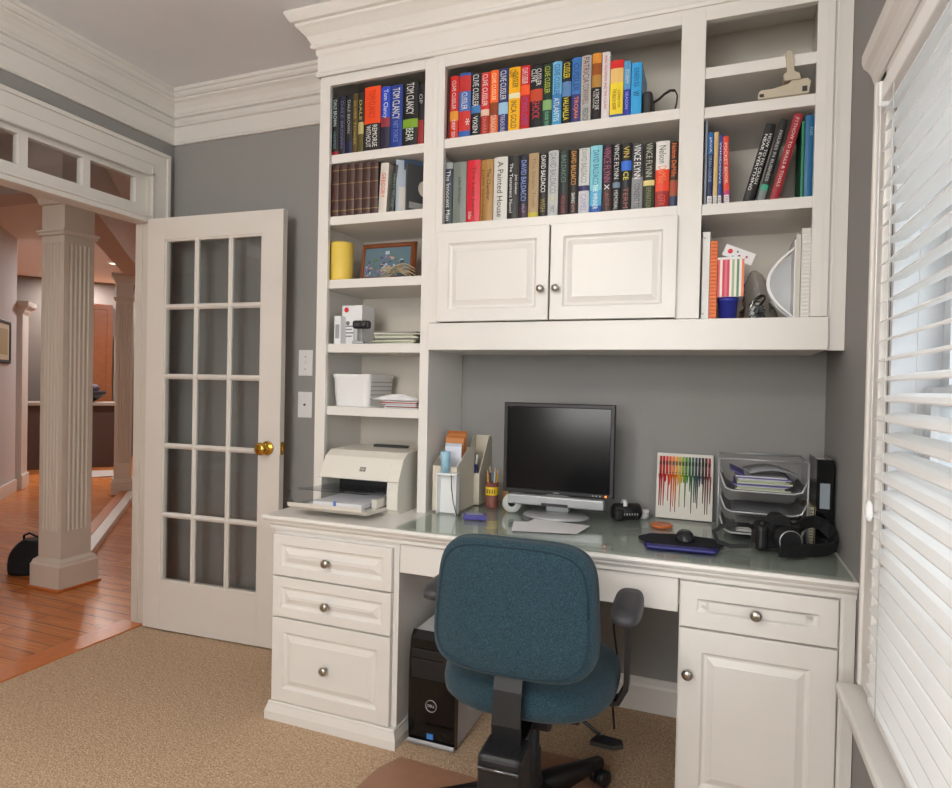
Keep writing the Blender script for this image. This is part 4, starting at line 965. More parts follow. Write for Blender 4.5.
b = NB(mat('amber_lamp', (255, 120, 30), .4, emit=3)); b.lathe([(.0036, -.0228), (.0036, -.021)], (mw-.028, 0, mz0+.0075), 'y', 14); b.obj('power_light', t)
# papers in front of the monitor
for k, (u, v, r_, lab) in enumerate([(540, 532, .25, 'white sheet of paper on the glass in front of the monitor'), (563, 526, -.12, 'second white sheet partly under the first, towards the monitor foot')]):
    p = P(u, v, 'z', GZ)
    b = NB(PAPER); b.box(-.105, .105, -.075, .075, 0, .0008); tag(b.obj('paper_sheet', None, (2.15+.03*k, -.40+.04*k-.02, DZ+(.0014*(1-k))), (0, 0, r_)), lab, 'paper', 'papers before the monitor')
# black desk gadget right of the monitor
t = thing('label_printer', 'black rounded gadget with white tape spool, right of the monitor', 'gadget', (2.395, -.150, DZ), .5)
b = NB(BLACKP); b.lathe([(.001, -.055), (.022, -.053), (.030, -.045), (.031, .045), (.024, .053), (.001, .055)], (0, 0, .031), 'x', 24); b.obj('body', t)
b = NB(BLACKP); b.box(-.055, -.015, -.035, .02, 0, .045, .012, 3); b.obj('foot', t)
b = NB(WPLAS); b.lathe([(.012, -.018), (.016, -.018), (.016, -.004), (.012, -.004)], (0, -.006, .060), 'x', 18, ring=True); b.obj('spool', t)
b = NB(GREYP)
for k in range(6): b.box(-.02+.01*k, -.016+.01*k, -.0322, -.030, .022, .030)
b.obj('side_marks', t)
# small white pot
t = thing('white_pot', 'small round white pot with lid, left of the crayon picture', 'pot', (2.452, -.090, DZ))
b = NB(WPLAS); b.lathe([(.018, 0), (.019, .022), (.017, .024)], (0, 0, 0), 'z', 24); b.obj('body', t)
b = NB(WPLAS); b.lathe([(.0205, .022), (.0205, .030), (.019, .032), (.001, .032)], (0, 0, 0), 'z', 24); b.obj('lid', t)
# orange coaster
b = NB(mat('orange_wood', (196, 104, 50), .35)); b.lathe([(.036, 0), (.038, .003), (.038, .009), (.036, .011), (.030, .009), (.001, .009)], (0, 0, 0), 'z', 32)
tag(b.obj('round_coaster', None, (2.528, -.215, DZ)), 'round orange wooden coaster behind the mouse pad', 'coaster')
# crayon art
a0 = P(656, 452, 'y', -.06); a1 = P(713, 455, 'y', -.06)
w = .202; h = .245
t = thing('crayon_canvas', 'white canvas with melted crayons dripping in rainbow order, leaning on the wall', 'artwork', (2.492, -.058, DZ+.0015), (-.11, 0, 0))
b = NB(mat('canvas_white', (220, 216, 208), .8)); b.box(0, w, 0, .018, 0, h, .002); b.obj('canvas', t)
rain = [(196, 30, 36), (210, 40, 30), (224, 60, 30), (232, 90, 30), (240, 130, 40), (240, 170, 50), (220, 190, 60), (150, 180, 50), (90, 150, 60), (60, 120, 70), (60, 110, 100), (70, 90, 100), (60, 60, 70), (70, 60, 60), (110, 60, 60), (170, 60, 70)]
for k, cc in enumerate(rain):
    x = .014+k*(w-.028)/15
    b = NB(colmat(cc)); b.tube([(x, -.004, h-.012), (x, -.004, h-.082)], .0042, 7); b.m(colmat(tuple(int(q*.6) for q in cc))); b.tube([(x, -.0042, h-.03), (x, -.0042, h-.045)], .0045, 7)
    b.tube([(x, -.004, h-.072), (x, -.004, h-.074)], .0046, 7); b.obj('crayon', t)
b = MB(); rnd = random.Random(3)
for k in range(26):
    x = .012+k*(w-.024)/25+rnd.uniform(-.002, .002); cc = rain[min(15, int(k/26*16))]; b.m(colmat(tuple(int(q*.85) for q in cc)))
    L = rnd.choice([.03, .04, .06, .10, .12, .14]); z = h-.080
    b.tube([(x, -.0004, z), (x+.001, -.0004, z-.02), (x, -.0004, z-L)], [.005, .0032, .0014], 6)
b.obj('wax_drips', t)
# letter tray
TX, TW_, TY = 2.712, .266, -.285
t = thing('letter_tray', 'grey three tier wire letter tray full of papers, right of the crayon picture', 'letter tray', (TX, TY, DZ))
WIRE = mat('grey_wire', (168, 170, 172), .35, metal=.4)
b = NB(WIRE); Hh = .262
for y in (0, .22):
    for x in (0, TW_): b.tube([(x, y, .0), (x, y, Hh)], .0035, 8)
    b.tube([(0, y, Hh), (TW_, y, Hh)], .0035, 8)
b.tube([(0, 0, Hh), (0, .22, Hh)], .003, 6); b.tube([(TW_, 0, Hh), (TW_, .22, Hh)], .003, 6)
for x in (0, TW_):
    b.tube([(x, 0, .003), (x, .22, .003)], .003, 6)
b.obj('frame', t)
tz_ = [.018, .088, .158]
MESH = mat('grey_mesh_metal', (120, 122, 126), .4, metal=.4)
for z in tz_:
    b = NB(WIRE)
    pth = [(.003, 0, z+.055), (.022, 0, z+.008), (.040, 0, z), (TW_-.040, 0, z), (TW_-.016, 0, z+.008), (TW_-.003, 0, z+.040)]
    b.tube(pth, .0035, 8); b.tube([(x, .22, q) for x, _, q in pth], .003, 6)
    b.m(MESH); b.prism([(.012, z+.034), (.024, z+.009), (.040, z+.002), (TW_-.040, z+.002), (TW_-.018, z+.009), (TW_-.010, z+.026), (TW_-.010, z+.028), (TW_-.018, z+.011), (TW_-.040, z+.0036), (.040, z+.0036), (.024, z+.011), (.012, z+.036)], 'y', .004, .216)
    b.obj('tray', t)
def tray_papers(zi, n, seed, lab, cols, th=.003):
    paper_pile('tray_papers', lab, TX+.048, TX+TW_-.048, TY-.005, TY+.205, DZ+tz_[zi]+.0045, n, th, seed, cols, jit=.025)
tray_papers(0, 5, 11, 'few white papers on the lowest tier of the letter tray', [(206, 206, 204), (190, 192, 190)])
tray_papers(1, 2, 12, 'two thin dark sheets on the middle tier of the letter tray', [(120, 122, 126)], .002)
tray_papers(2, 12, 13, 'thick pile of white, green and blue papers on the top tier of the letter tray', [(196, 200, 180), (176, 190, 160), (216, 216, 216), (222, 222, 226), (90, 90, 150), (200, 200, 204)], .0038)
t = thing('folded_magazine', 'grey magazine lying loosely on top of the letter tray papers', 'magazine', (TX+.165, TY+.10, DZ+tz_[2]+.052), (0, .05, .1))
b = NB(colmat((150, 152, 158))); rows = [[(-.08+.02*i, y, .004+.018*math.sin(PI*i/8)) for i in range(9)] for y in (-.09, .09)]
b.grid(rows, False, True); o = b.obj('cover', t); md = o.modifiers.new('thick', 'SOLIDIFY'); md.thickness = .002
t = thing('purple_folder', 'purple-blue folder leaning on the left end of the top tray papers', 'folder', (TX+.060, TY+.10, DZ+tz_[2]+.056), (0, .42, 0))
b = NB(colmat((70, 64, 140))); b.box(-.028, .03, -.09, .08, 0, .003); b.obj('cover', t)
# camera on the desk
t = thing('dslr_camera', 'black digital camera lying on the glass in front of the letter tray', 'camera', (2.885, -.375, DZ), (0, 0, .25))
b = NB(BLACKP)
b.box(-.066, .064, -.022, .030, .004, .082, .010, 3); b.box(-.075, -.038, -.048, .022, .0, .078, .014, 3)
b.prism([(-.030, .080), (.030, .080), (.020, .104), (.010, .110), (-.012, .110), (-.022, .102)], 'y', -.036, .026)
b.obj('body', t)
b = NB(BLACKP); b.lathe([(.036, -.020), (.036, -.050), (.033, -.052), (.033, -.086), (.030, -.089), (.027, -.089)], (.008, 0, .044), 'y', 32); b.obj('lens', t)
b = NB(mat('lens_glass', (20, 22, 34), .04)); b.lathe([(.0268, -.0885), (.020, -.083), (.001, -.081)], (.008, 0, .044), 'y', 28); b.obj('front_glass', t)
b = NB(GREYP); b.lathe([(.0305, -.0895), (.0325, -.0895), (.0325, -.086), (.0305, -.086)], (.008, 0, .044), 'y', 32, ring=True); b.obj('lens_ring', t)
b = NB(DGREYP); b.lathe([(.010, .080), (.010, .090), (.008, .092)], (.046, .0, 0), 'z', 18); b.lathe([(.006, .078), (.006, .086)], (-.055, -.03, 0), 'z', 14); b.obj('dials', t)
STR = mat('black_webbing', (22, 22, 24), .7)
b = NB(STR)
b.band([(-.072, .0, .062), (-.09, -.01, .072), (-.125, -.02, .074), (-.165, -.01, .066), (-.190, .0, .045), (-.182, -.015, .018), (-.150, -.035, .010), (-.11, -.045, .014), (-.080, -.052, .02)], .014, .0025, (0, .3, 1))
b.obj('narrow_strap', t)
b = NB(STR)
b.band([(.060, .005, .07), (.085, .01, .082), (.11, .012, .088), (.14, .010, .078), (.160, -.006, .05), (.158, -.035, .026), (.12, -.070, .022), (.06, -.094, .021), (.0, -.108, .021), (-.03, -.112, .021)], .040, .007, (0, -.3, 1))
b.obj('wide_strap', t)
# binders at the right end
t = thing('black_binder', 'tall glossy black binder standing against the wall at the right end of the desk', 'binder', (3.0015, -.28, DZ), (0, 0, 0))
b = NB(BLACKG); b.box(0, .048, 0, .004, 0, .275, .001); b.box(0, .003, .003, .185, 0, .275); b.box(.045, .048, .003, .185, 0, .275); b.obj('cover', t)
b = NB(PAPER); b.box(.005, .043, .006, .18, .004, .265); b.obj('pages', t)
b = NB(mat('label_holder', (140, 150, 160), .25)); b.box(.010, .038, -.001, 0, .12, .20); b.obj('label_holder', t)
# 2nd dark grey one left
t = thing('grey_box_file', 'dark grey box file behind the black binder, at the end of the desk', 'box file', (3.004-.0, -.0, DZ))
t.location = (3.0095-.045, -.012-.0, DZ)
bpy.data.objects.remove(t)
t = thing('cream_notebook', 'short cream notebook standing left of the black binder', 'notebook', (2.9835+.0, -.055-.0, DZ))
t.location = (2.9865, -.25, DZ)
b = NB(mat('cream_cover', (200, 190, 160), .6)); b.box(.0, .014, 0, .15, 0, .118, .001); b.obj('cover', t); b = NB(STEEL)
for k in range(12): b.box(.002, .012, -.002, 0, .006+k*.009, .009+k*.009)
b.obj('spiral_binding', t)
# mouse pad & mouse
t = thing('mouse_pad', 'navy blue mouse pad with a raised black wrist rest, on the glass', 'mouse pad', (2.603, -.435, DZ), (0, 0, .05))
b = NB(mat('blue_pad', (44, 46, 120), .7)); 
pts = rr(.108, .10, .03, 6); b.grid([[(x, y, z) for x, y in pts] for z in (0, .003)], True, False, True, True); b.m(mat('blue_gel', (40, 40, 110), .4)); b.box(-.100, .100, -.112, -.080, 0, .012, .006, 3); b.obj('pad', t)
b = NB(mat('black_pad_cloth', (24, 26, 32), .9)); pts = [(.125*math.cos(a_)*(1+.05*math.cos(2*a_)), .012+.085*math.sin(a_)) for a_ in [2*PI*k/40 for k in range(40)]]
b.grid([[(x, y, z) for x, y in pts] for z in (.0032, .0065)], True, False, True, True); b.obj('cloth_top', t)
t = thing('computer_mouse', 'small dark grey computer mouse on the mouse pad', 'mouse', (2.615, -.415, DZ+.0075), (0, 0, .1))
b = NB(mat('mouse_plastic', (40, 42, 46), .25)); rows = []
for i in range(9):
    f = i/8; ph = f*PI/2; rows.append([(.030*math.cos(ph)**.7*math.cos(q)*(1 if True else 0), .048*math.cos(ph)**.7*math.sin(q), .032*math.sin(ph)) for q in [2*PI*k/24 for k in range(24)]])
b.grid(rows[:-1], True, True, True, True); b.obj('body', t)
b = NB(GREYP); b.lathe([(.006, -.003), (.007, 0), (.006, .003)], (0, .026, .022), 'x', 14); b.obj('scroll_wheel', t)

# ------------------------------------------------------------------ PC tower under desk
t = thing('desktop_computer', 'black and silver desktop computer tower standing under the desk by the drawers', 'computer', (1.806, -.545, .001))
b = NB(mat('pc_silver', (206, 206, 208), .4)); b.box(-.086, .086, .012, .44, .0, .385, .004); b.obj('case', t)
b = NB(BLACKG)
b.prism([(.012, 0), (-.012, .006), (-.020, .10), (-.018, .30), (-.008, .365), (.012, .39)], 'x', -.088, .088); b.obj('front_panel', t)
b = NB(BLACKP); b.box(-.078, .078, -.0215, -.016, .235, .300, .003); b.box(-.078, .078, -.0205, -.014, .306, .335, .003); b.obj('drive_door', t)
b = NB(GREYP); b.lathe([(.019, 0), (.021, 0), (.021, -.003), (.019, -.003)], (.0, -.0195, .145), 'y', 28, ring=True); b.obj('logo_ring', t)
put_text('logo_text', 'DELL', .026, .009, colmat((200, 200, 204)), t, (0, -.0202, .145), upright=True)
b = NB(GREYP); b.prism([(-.013, .004), (-.024, .006), (-.026, .014), (-.020, .02), (-.016, .012)], 'x', -.088, .088); b.obj('bottom_lip', t)
b = NB(colmat((60, 120, 190))); b.box(-.016, .008, -.0190, -.014, .028, .046); b.obj('sticker', t)

# chair mat
b = NB(mat('brown_chair_mat', (156, 116, 92), .5, nscale=30, namt=.12, bump=.1, bscale=120))
poly = [(1.62, -1.55), (1.70, -.74), (1.74, -.655), (2.02, -.665), (2.05, -.44), (2.40, -.43), (2.42, -.66), (2.62, -.66), (2.66, -1.6)]
b.prism(poly, 'z', .001, .005); tag(b.obj('chair_mat'), 'reddish brown mat with a lip, lying on the carpet under the office chair', 'mat')

# ------------------------------------------------------------------ office chair
ch = thing('office_chair', 'teal fabric office swivel chair with black base and armrests, facing the desk', 'chair', (2.228, -.80, .006), (0, 0, .04))
def superpts(a, bb, n, e=4.0, N=48):
    out = []
    for k in range(N):
        q = 2*PI*k/N; c_, s_ = math.cos(q), math.sin(q)
        out.append((a*abs(c_)**(2/e)*(1 if c_ >= 0 else -1), bb*abs(s_)**(2/e)*(1 if s_ >= 0 else -1)))
    return out
# backrest (local: x width, z height, y thickness)
b = NB(FABRIC)
bw, bh = .210, .168
rows = []
prof = [(.02, -.042), (.5, -.041), (.8, -.038), (.92, -.033), (.965, -.027), (.985, -.018), (.992, -.008), (.987, -.003), (.987, .001), (1.0, .005), (1.003, .018), (.985, .034), (.93, .046), (.75, .054), (.4, .056), (.02, .056)]
for f, y in prof:
    r_ = []
    for x, z in superpts(bw*f, bh*f, 0, 4.6, 64):
        taper = 1-.045*(z/bh)                # narrower at the top
        r_.append((x*taper, y+.030*(x/bw)**2, z))
    rows.append(r_)
b.grid(rows, True, True, True, True)
o = b.obj('backrest', ch, (0, -.245, .702), (-.07, 0, -.02))
pb = NB(mat('dark_teal_piping', (30, 52, 62), .9))
pp_ = [(x*(1-.045*(z/bh)), -.034+.030*(x/bw)**2, z) for x, z in superpts(bw*.915, bh*.90, 0, 4.2, 64)]
pb.tube(pp_+[pp_[0]], .0028, 6); pb.obj('piping', o)
b = NB(FABRIC)
rows = []
for f, z in [(.02, .0), (.7, .0), (.93, .006), (.99, .02), (1.0, .04), (.985, .062), (.93, .080), (.8, .090), (.5, .093), (.02, .088)]:
    rows.append([(x*(1+.04*(y/.23)), y, z-.012*(abs(y)/.23)**3*(1 if y > 0 else 0)) for x, y in superpts(.240*f, .235*f, 0, 2.8, 64)])
b.grid(rows, True, True, True, True); b.obj('seat', ch, (0, .0, .405))
b = NB(BLACKP); b.box(-.16, .16, -.15, .16, .385, .407, .008); b.box(-.08, .08, -.12, .10, .335, .388, .01); b.obj('seat_plate', ch)
b = NB(BLACKP)
bar = [(0, -.10, .365), (0, -.20, .355), (0, -.262, .365), (0, -.272, .42), (0, -.262, .50), (0, -.245, .56)]
b.band(bar, .072, .014, (1, 0, 0)); b.obj('back_bar', ch)
b = NB(BLACKP); b.box(-.055, .055, -.335, -.225, .235, .375, .014, 3); b.obj('tilt_housing', ch)
b = NB(STEEL); b.tube([(-.05, -.338, .345), (.05, -.338, .345)], .004, 8); b.tube([(.0, -.335, .29), (.0, -.350, .29)], .007, 10); b.obj('adjuster_bolts', ch)
b = NB(BLACKP); b.lathe([(.045, .06), (.040, .12), (.030, .16), (.030, .22), (.024, .225), (.024, .36)], (0, 0, 0), 'z', 24); b.obj('gas_column', ch)
for k in range(5):
    a_ = 2*PI*k/5+.98; d = (math.cos(a_), math.sin(a_)); L = .30
    b = NB(BLACKP)
    rows = []
    for f, hw, zt, zb in ((.0, .034, .125, .055), (.35, .028, .118, .062), (.75, .022, .098, .066), (1.0, .017, .088, .066)):
        cx_, cy_ = d[0]*L*f, d[1]*L*f; n_ = (-d[1], d[0])
        rows.append([(cx_+n_[0]*s*hw, cy_+n_[1]*s*hw, z) for s, z in ((-1, zb), (1, zb), (1, zt-.012), (.6, zt), (-.6, zt), (-1, zt-.012))])
    b.grid(rows, True, True, True, True); leg = b.obj('leg', ch)
    b = NB(BLACKP)
    for s in (-1, 1):
        n_ = (-d[1], d[0]); M = Matrix.Translation((d[0]*L+n_[0]*s*.016, d[1]*L+n_[1]*s*.016, .027)) @ Matrix.Rotation(a_+PI/2, 4, 'Z')
        V = b.lathe([(.001, -.011), (.022, -.011), (.026, -.007), (.026, .007), (.022, .011), (.001, .011)], (0, 0, 0), 'x', 20)
        bmesh.ops.transform(b.bm, matrix=M, verts=[v for r_ in V for v in r_])
    b.tube([(d[0]*L, d[1]*L, .04), (d[0]*L, d[1]*L, .072)], .009, 10); b.obj('caster', leg)
ARM = mat('armrest_rubber', (58, 58, 62), .5)
for s in (-1, 1):
    ar = NB(ARM)
    rows = [[(x+s*.262, y+.015+(-.03), z+.648) for x, y in superpts(.040*f, .125*f, 0, 3, 32)] for f, z in ((.9, 0), (1, .006), (1, .02), (.92, .030), (.5, .034))]
    ar.grid(rows, True, True, True, True); o = ar.obj('armrest', ch)
    b = NB(BLACKP)
    b.band([(s*.13, .0, .392), (s*.20, -.0, .390), (s*.242, -.0, .400), (s*.262, -.0, .44), (s*.264, -.0, .54), (s*.262, -.0, .65)], .048, .014, (0, 1, 0)); b.obj('bracket', o)
b = NB(BLACKP); b.tube([(.07, .0, .36), (.14, -.02, .34), (.20, -.04, .315)], .005, 8)
M = None
b.prism([(.175, -.065), (.235, -.070), (.262, -.052), (.255, -.030), (.19, -.022)], 'z', .296, .308); b.obj('tilt_lever', ch)
# cable hanging by the chair arm
b = NB(BLACKP)
b.tube([(2.425, -.60, .60), (2.422, -.58, .52), (2.432, -.57, .44), (2.428, -.57, .36), (2.420, -.565, .30), (2.428, -.56, .20)], .0035, 6)
tag(b.obj('hanging_cable'), 'black cable hanging from under the desktop, right of the office chair', 'cable')

# ------------------------------------------------------------------ hall
COLP = mat('column_paint', (206, 196, 182), .5)
def column(lab, cx_, cy_, rz, s=1.0, top=2.36, grp=None):
    t = thing('fluted_column', lab, 'column', (cx_, cy_, .001), rz, grp)
    hw = .095*s
    b = NB(COLP)
    # fluted square shaft: outline with grooves
    out = []
    def face(p0, p1):
        n = 5; d = Vector((p1[0]-p0[0], p1[1]-p0[1])); L = d.length; d.normalize(); nn = Vector((-d.y, d.x))  # inward (ccw)
        pts = [Vector(p0)]
        mgn = L*.14; st = (L-2*mgn)/n
        for k in range(n):
            a_ = mgn+st*k+st*.18; c_ = mgn+st*(k+1)-st*.18
            for f, dep in ((0, 0), (.2, .7), (.5, 1), (.8, .7), (1, 0)): pts.append(Vector(p0)+d*(a_+(c_-a_)*f)+nn*dep*.009*s)
        return pts
    cs = [(-hw, -hw), (hw, -hw), (hw, hw), (-hw, hw)]
    for k in range(4): out += face(cs[k], cs[(k+1) % 4])
    b.prism([tuple(p) for p in out], 'z', .34, 2.04)
    b.box(-hw, hw, -hw, hw, .12, .34); b.box(-hw, hw, -hw, hw, 2.04, top); b.obj('shaft', t)
    b = NB(COLP); q = .125*s
    b.grid([[(x*f, y*f, z) for x, y in ((-1, -1), (1, -1), (1, 1), (-1, 1))] for f, z in ((q, .0), (q, .14), (q-.006, .15), (q-.010, .165), (hw+.001, .180))], True, False, True, True); b.obj('base', t)
    b = NB(COLP)
    b.grid([[(x*f, y*f, z) for x, y in ((-1, -1), (1, -1), (1, 1), (-1, 1))] for f, z in ((hw+.001, 2.08), (hw+.012, 2.085), (hw+.012, 2.098), (hw+.020, 2.105), (hw+.020, 2.115), (hw+.001, 2.12))], True, False, True, True)
    b.grid([[(x*f, y*f, z) for x, y in ((-1, -1), (1, -1), (1, 1), (-1, 1))] for f, z in ((hw+.001, top-.10), (hw+.012, top-.095), (hw+.02, top-.06), (hw+.045, top-.03), (hw+.045, top-.001))], True, False, True, True)
    b.obj('capital', t)
    b = NB(OAKSTRIP); b.box(-q-.012, q+.012, -q-.012, q+.012, 0, .014, .004); b.obj('floor_trim', t)
    return t
column('white square fluted column in the hall, nearer of two, seen through the doorway', -.965, .13, 0)
column('white square fluted column in the hall, farther one at the kitchen opening', -3.28, 2.44, .9, .85)
b = NB(HALLW)
Mb = Matrix.Translation((-.965, .13, 0)) @ Matrix.Rotation(math.atan2(2.37, -2.225), 4, 'Z')
b.box(0, 3.3, -.09, .09, 2.34, H, 0, 1, Mb); b.box(-4.5, -.9, .04, .22, 2.361, H)
struct(b.obj('trim_8'))
b = NB(PEACH); Mp = Matrix.Translation((-.3, 4.2, 0)) @ Matrix.Rotation(math.atan2(3.2, -3.6), 4, 'Z'); b.box(-.6, 4.2, 0, .1, 0, H, 0, 1, Mp); 
struct(b.obj('wall_stairs'))
# low white curb running between the columns
b = NB(TRIMW); b.box(.15, 3.1, -.05, .05, 0.001, .055, .004, 2, Mb); b.m(OAKSTRIP); b.box(.15, 3.1, .03, .11, .001, .062, .004, 2, Mb); struct(b.obj('trim_9'))
# angled wall with a picture and pilaster
Mw = Matrix.Translation((-4.0, 1.47, 0)) @ Matrix.Rotation(math.atan2(1.22, -1.21), 4, 'Z')
b = NB(mat('pale_hall_wall', (192, 192, 196), .8)); b.box(-3.4, .70, -.12, 0, 0, H, 0, 1, Mw); struct(b.obj('wall_angled'))
pa = Matrix.Rotation(math.atan2(1.22, -1.21)+PI, 4, 'Z')
b = NB(TRIMW); b.box(-3.4, .70, -.138, -.12, .002, .13, 0, 1, Mw); struct(b.obj('baseboard_angled'))
t = thing('pilaster', 'white pilaster with moulded cap at the end of the hall wall', 'pilaster', tuple(Mw @ Vector((.90, -.06, 0))), math.atan2(1.22, -1.21))
b = NB(TRIMW); b.box(-.13, .13, -.10, .10, .002, 2.0); b.box(-.07, .07, .1, .108, .3, 1.85, .003); b.obj('shaft', t)
b = NB(TRIMW); b.grid([[(x*f, y*(f-.03), z) for x, y in ((-1, -1), (1, -1), (1, 1), (-1, 1))] for f, z in ((.131, 1.93), (.15, 1.96), (.155, 1.98), (.19, 2.02), (.195, 2.05), (.195, 2.07))], True, False, True, True); b.obj('cap', t)
b = NB(TRIMW); b.box(-.15, .15, -.115, .115, .002, .16, .004); b.obj('base', t)
# picture on the angled wall
hp = None
d0 = P(5, 342, 'x', -4.3)
inv = Mw.inverted()
# intersect ray with wall face (local y=.0)
dd = (P(5, 342, 'y', 5)-CP).normalized(); o_l = inv @ CP; d_l = inv.to_3x3() @ dd; tt = (-.12-o_l.y)/d_l.y; hit = o_l+d_l*tt
t = thing('framed_picture', 'black framed picture with cream mat on the angled hall wall', 'picture', tuple(Mw @ Vector((hit.x-.12, -.121, hit.z))), math.atan2(1.22, -1.21))
b = NB(BLACKP); w = .27; h = .22
b.loops(-w, w, -h, h, [(0, -.012), (.01, -.02), (.035, -.018), (.038, -.008)], .0); b.obj('frame', t)
b = NB(colmat((206, 200, 180))); b.box(-w+.038, w-.038, -.0095, -.0082, -h+.038, h-.038); b.m(colmat((170, 160, 120))); b.box(-w+.1, w-.1, -.0105, -.0092, -h+.09, h-.09); b.obj('print', t)
# kitchen far behind
kd = (P(105, 455, 'z', 0)-Vector((CP.x, CP.y, 0))); kd.z = 0; kn = kd.normalized(); ko = Vector((CP.x, CP.y, 0))+kn*10.75
kr = math.atan2(kn.y, kn.x)-PI/2
MK = Matrix.Translation(ko) @ Matrix.Rotation(kr, 4, 'Z')
b = NB(mat('kitchen_wall_paint', (112, 106, 102), .8)); b.box(-3.4, 3, .7, .8, 0, H, 0, 1, MK); struct(b.obj('wall_kitchen'))
def kthing(name, lab, cat, x, y, z=0, grp=None): return thing(name, lab, cat, tuple(MK @ Vector((x, y, z))), kr, grp)
for k, (x0, x1, z0, z1, lab) in enumerate([(-1.55, -1.10, 1.0, 2.28, 'tall cherry wood kitchen cabinet left of the near column'), (-.26, .08, .002, 2.35, 'cherry wood pantry cabinet between the two hall columns')]):
    t = kthing('kitchen_cabinet', lab, 'cabinet', x0, .25, z0, 'kitchen cabinets'); w = x1-x0; h = z1-z0
    b = NB(KITCH); b.box(0, w, 0, .448, 0, h); b.obj('body', t)
    b = NB(KITCH); b.loops(.01, w-.01, .02+(.85 if z0 < .5 else 0), h-.02, [(0, -.02), (.06, -.02), (.07, -.012), (.09, -.014)], 0); b.obj('door', t)
t = kthing('kitchen_counter', 'dark kitchen island with a stone top, far behind the near hall column', 'counter', -.9, -.55)
b = NB(mat('dark_island', (74, 56, 48), .6)); b.box(-.95, 1.05, 0, .6, .002, .86); b.obj('body', t)
b = NB(mat('stone_top', (150, 140, 130), .3)); b.box(-1.0, 1.1, -.04, .64, .86, .90, .004); b.obj('top', t)
t = kthing('kitchen_refrigerator', 'pale panel beside the cherry pantry, seen right of the near column', 'refrigerator', .10, .28, .002)
b = NB(mat('pale_panel', (190, 180, 160), .5)); b.box(0, .22, 0, .4, 0, 1.9, .01); b.obj('body', t)
t = kthing('dark_bowl', 'dark bowl heaped with fruit on the kitchen island', 'bowl', -.25, -.25, .902)
b = NB(mat('dark_bowl', (40, 38, 46), .4)); b.lathe([(.10, 0), (.24, .10), (.26, .16), (.24, .16), (.1, .03)], (0, 0, 0), 'z', 24); b.obj('body', t)
b = NB(mat('dark_fruit', (60, 44, 60), .5, nscale=12, namt=.5)); rnd = random.Random(1)
for k in range(9):
    q = rnd.uniform(0, 6.28); r_ = rnd.uniform(0, .13); b.lathe([(.001, -.07), (.05, -.05), (.07, 0), (.05, .05), (.001, .07)], (r_*math.cos(q), r_*math.sin(q), .17+rnd.uniform(0, .04)), 'z', 12)
b.obj('fruit', t)
t = kthing('flower_vase', 'glass vase of small flowers on the counter left of the near column', 'vase', -1.30, -.30, .902)
b = NB(GREYP); b.lathe([(.05, 0), (.06, .1), (.04, .24), (.05, .26)], (0, 0, 0), 'z', 18); b.obj('vase', t)
b = NB(mat('leaf_green', (70, 84, 50), .8)); rnd = random.Random(6)
for k in range(16):
    q = rnd.uniform(0, 6.28); r_ = rnd.uniform(.03, .15); e = (r_*math.cos(q), r_*math.sin(q), rnd.uniform(.34, .56)); b.m(MATS['leaf_green']); b.tube([(0, 0, .2), e], .005, 5)
    b.m(colmat(rnd.choice([(214, 180, 110), (190, 90, 60), (90, 104, 60)]))); b.lathe([(.001, -.03), (.03, 0), (.001, .03)], e, 'z', 8)
b.obj('flowers', t)
t = kthing('kitchen_rug', 'small pale rug on the wooden floor before the kitchen island', 'rug', -.25, -1.3, .0015)
b = NB(mat('pale_rug', (160, 150, 144), .95)); b.box(-.35, .35, -.3, .3, 0, .012, .004); b.obj('pile', t)
# black bag on the hall floor
t = thing('black_bag', 'slumped black bag on the hall floor behind the near column', 'bag', (-1.40, .24, .002))
b = NB(mat('black_bag_cloth', (22, 22, 24), .8, bump=.3, bscale=18)); rows = []; rnd = random.Random(11)
for i in range(11):
    f = i/10; z = .20*f; s_ = math.cos(f*PI/2*.93)**.45
    rows.append([(.17*s_*math.cos(q)*(1+.10*math.sin(3*q+f*4)), .13*s_*math.sin(q)*(1+.08*math.cos(4*q+f*3)), z+.012*math.sin(5*q)*f*(1-f)*2) for q in [2*PI*k/28 for k in range(28)]])
b.grid(rows, True, True, True, True); b.obj('body', t)
b = NB(BLACKP); b.tube([(-.10, 0, .16), (-.07, -.02, .22), (0, -.03, .245), (.07, -.02, .22), (.10, 0, .16)], .007, 8); b.obj('handle', t)
b = NB(mat('brown_ball', (90, 60, 44), .7)); b.lathe([(.001, -.07), (.05, -.05), (.07, 0), (.05, .05), (.001, .07)], (0, 0, .072), 'z', 18)
pp = P(16, 483, 'z', 0); tag(b.obj('brown_ball', None, (pp.x+.30, pp.y-.22, .001)), 'small dark brown ball on the hall floor by the pilaster', 'ball')
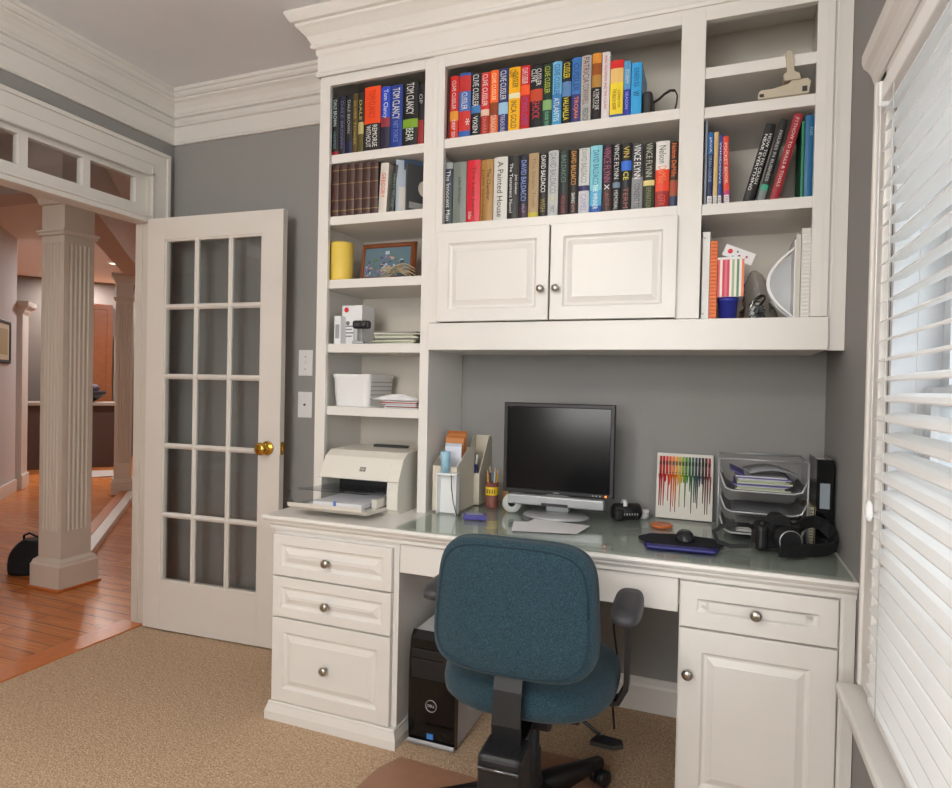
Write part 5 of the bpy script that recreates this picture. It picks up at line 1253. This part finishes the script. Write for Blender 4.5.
# recessed hall lights
LAMP = mat('lamp_glow', (255, 236, 205), .5, emit=4)
for k, (x, y) in enumerate([(-1.6, -.9), (-1.0, 2.6), (-4.6, 3.4), (-6.2, 4.0), (-3.6, -.8), (-5.4, 5.2)]):
    t = thing('recessed_light', 'round recessed hall ceiling light, %s' % ['nearest the doorway', 'above the gap between the columns', 'farther towards the kitchen', 'over the kitchen end', 'at the left side of the hall', 'right side of the kitchen end'][k], 'ceiling light', (x, y, H-.0005), 0, 'recessed hall lights')
    b = NB(TRIMW); b.lathe([(.075, 0), (.095, -.001), (.095, -.006), (.078, -.010), (.072, -.004)], (0, 0, 0), 'z', 28, ring=True); b.obj('ring', t)
    b = NB(LAMP); b.lathe([(.070, -.004), (.070, -.006)], (0, 0, 0), 'z', 24); b.obj('bulb', t)
    ld = bpy.data.lights.new('hall_lamp', 'AREA'); ld.shape = 'DISK'; ld.size = .16; ld.energy = (40, 16, 50, 50, 40, 50)[k]; ld.color = (1, .95, .90)
    lo = bpy.data.objects.new('hall_lamp', ld); C.objects.link(lo); lo.location = (x, y, H-.02)
# invented dome fixture, added behind the camera as the room's main fill light
t = thing('added_fill_lamp', 'added fill lamp shaped as a frosted dome, above and behind the viewer', 'ceiling light', (1.7, -2.9, H-.0005))
b = NB(BRASS); b.lathe([(.08, 0), (.09, -.02), (.07, -.03)], (0, 0, 0), 'z', 28); b.obj('mount', t)
b = NB(mat('frosted_dome', (255, 244, 228), .5, emit=2.5)); b.lathe([(.19, -.03), (.185, -.06), (.14, -.10), (.06, -.125), (.001, -.13)], (0, 0, 0), 'z', 32); b.obj('dome', t)
def area(name, loc, rot, sx, sy, e, col):
    ld = bpy.data.lights.new(name, 'AREA'); ld.shape = 'RECTANGLE'; ld.size = sx; ld.size_y = sy; ld.energy = e; ld.color = col
    lo = bpy.data.objects.new(name, ld); C.objects.link(lo); lo.location = loc; lo.rotation_euler = rot; return lo
ld = bpy.data.lights.new('added_fill_bulb', 'POINT'); ld.energy = 60; ld.color = (1, .95, .88); ld.shadow_soft_size = .22  # added soft fill light, hung below the dome
lo = bpy.data.objects.new('added_fill_bulb', ld); C.objects.link(lo); lo.location = (1.7, -2.9, H-.38)
# sky portal at the right window, then added fill panels for hall and study
pl = area('window_daylight_portal', (W+.16, (WY0+WY1)/2, (WZ0+WZ1)/2), (0, PI/2, 0), 1.40, 1.46, 1, (1, 1, 1)); pl.data.cycles.is_portal = True
area('hall_fill_panel', (-13.8, -1.2, 1.6), (0, -PI/2, 0), 1.8, 3.0, 420, (.95, .97, 1))  # added panel to brighten the hall, no window modelled there
area('rear_fill_panel', (2.1, YB+.06, 1.6), (PI/2, 0, 0), 1.6, 1.5, 72, (1, .985, .96))  # added unseen fill panel in front of the windowless wall behind the camera

# world
w_ = bpy.data.worlds.new('world'); S.world = w_; w_.use_nodes = True
bg = w_.node_tree.nodes['Background']; bg.inputs[0].default_value = (.92, .93, .95, 1); bg.inputs[1].default_value = 5.6
S.view_settings.view_transform = 'Standard'; S.view_settings.look = 'None'; S.view_settings.gamma = 1; S.view_settings.exposure = -.22
S.cycles.use_denoising = True
S.cycles.max_bounces = 8; S.cycles.diffuse_bounces = 5; S.cycles.transparent_max_bounces = 12
S.cycles.caustics_reflective = False; S.cycles.caustics_refractive = False
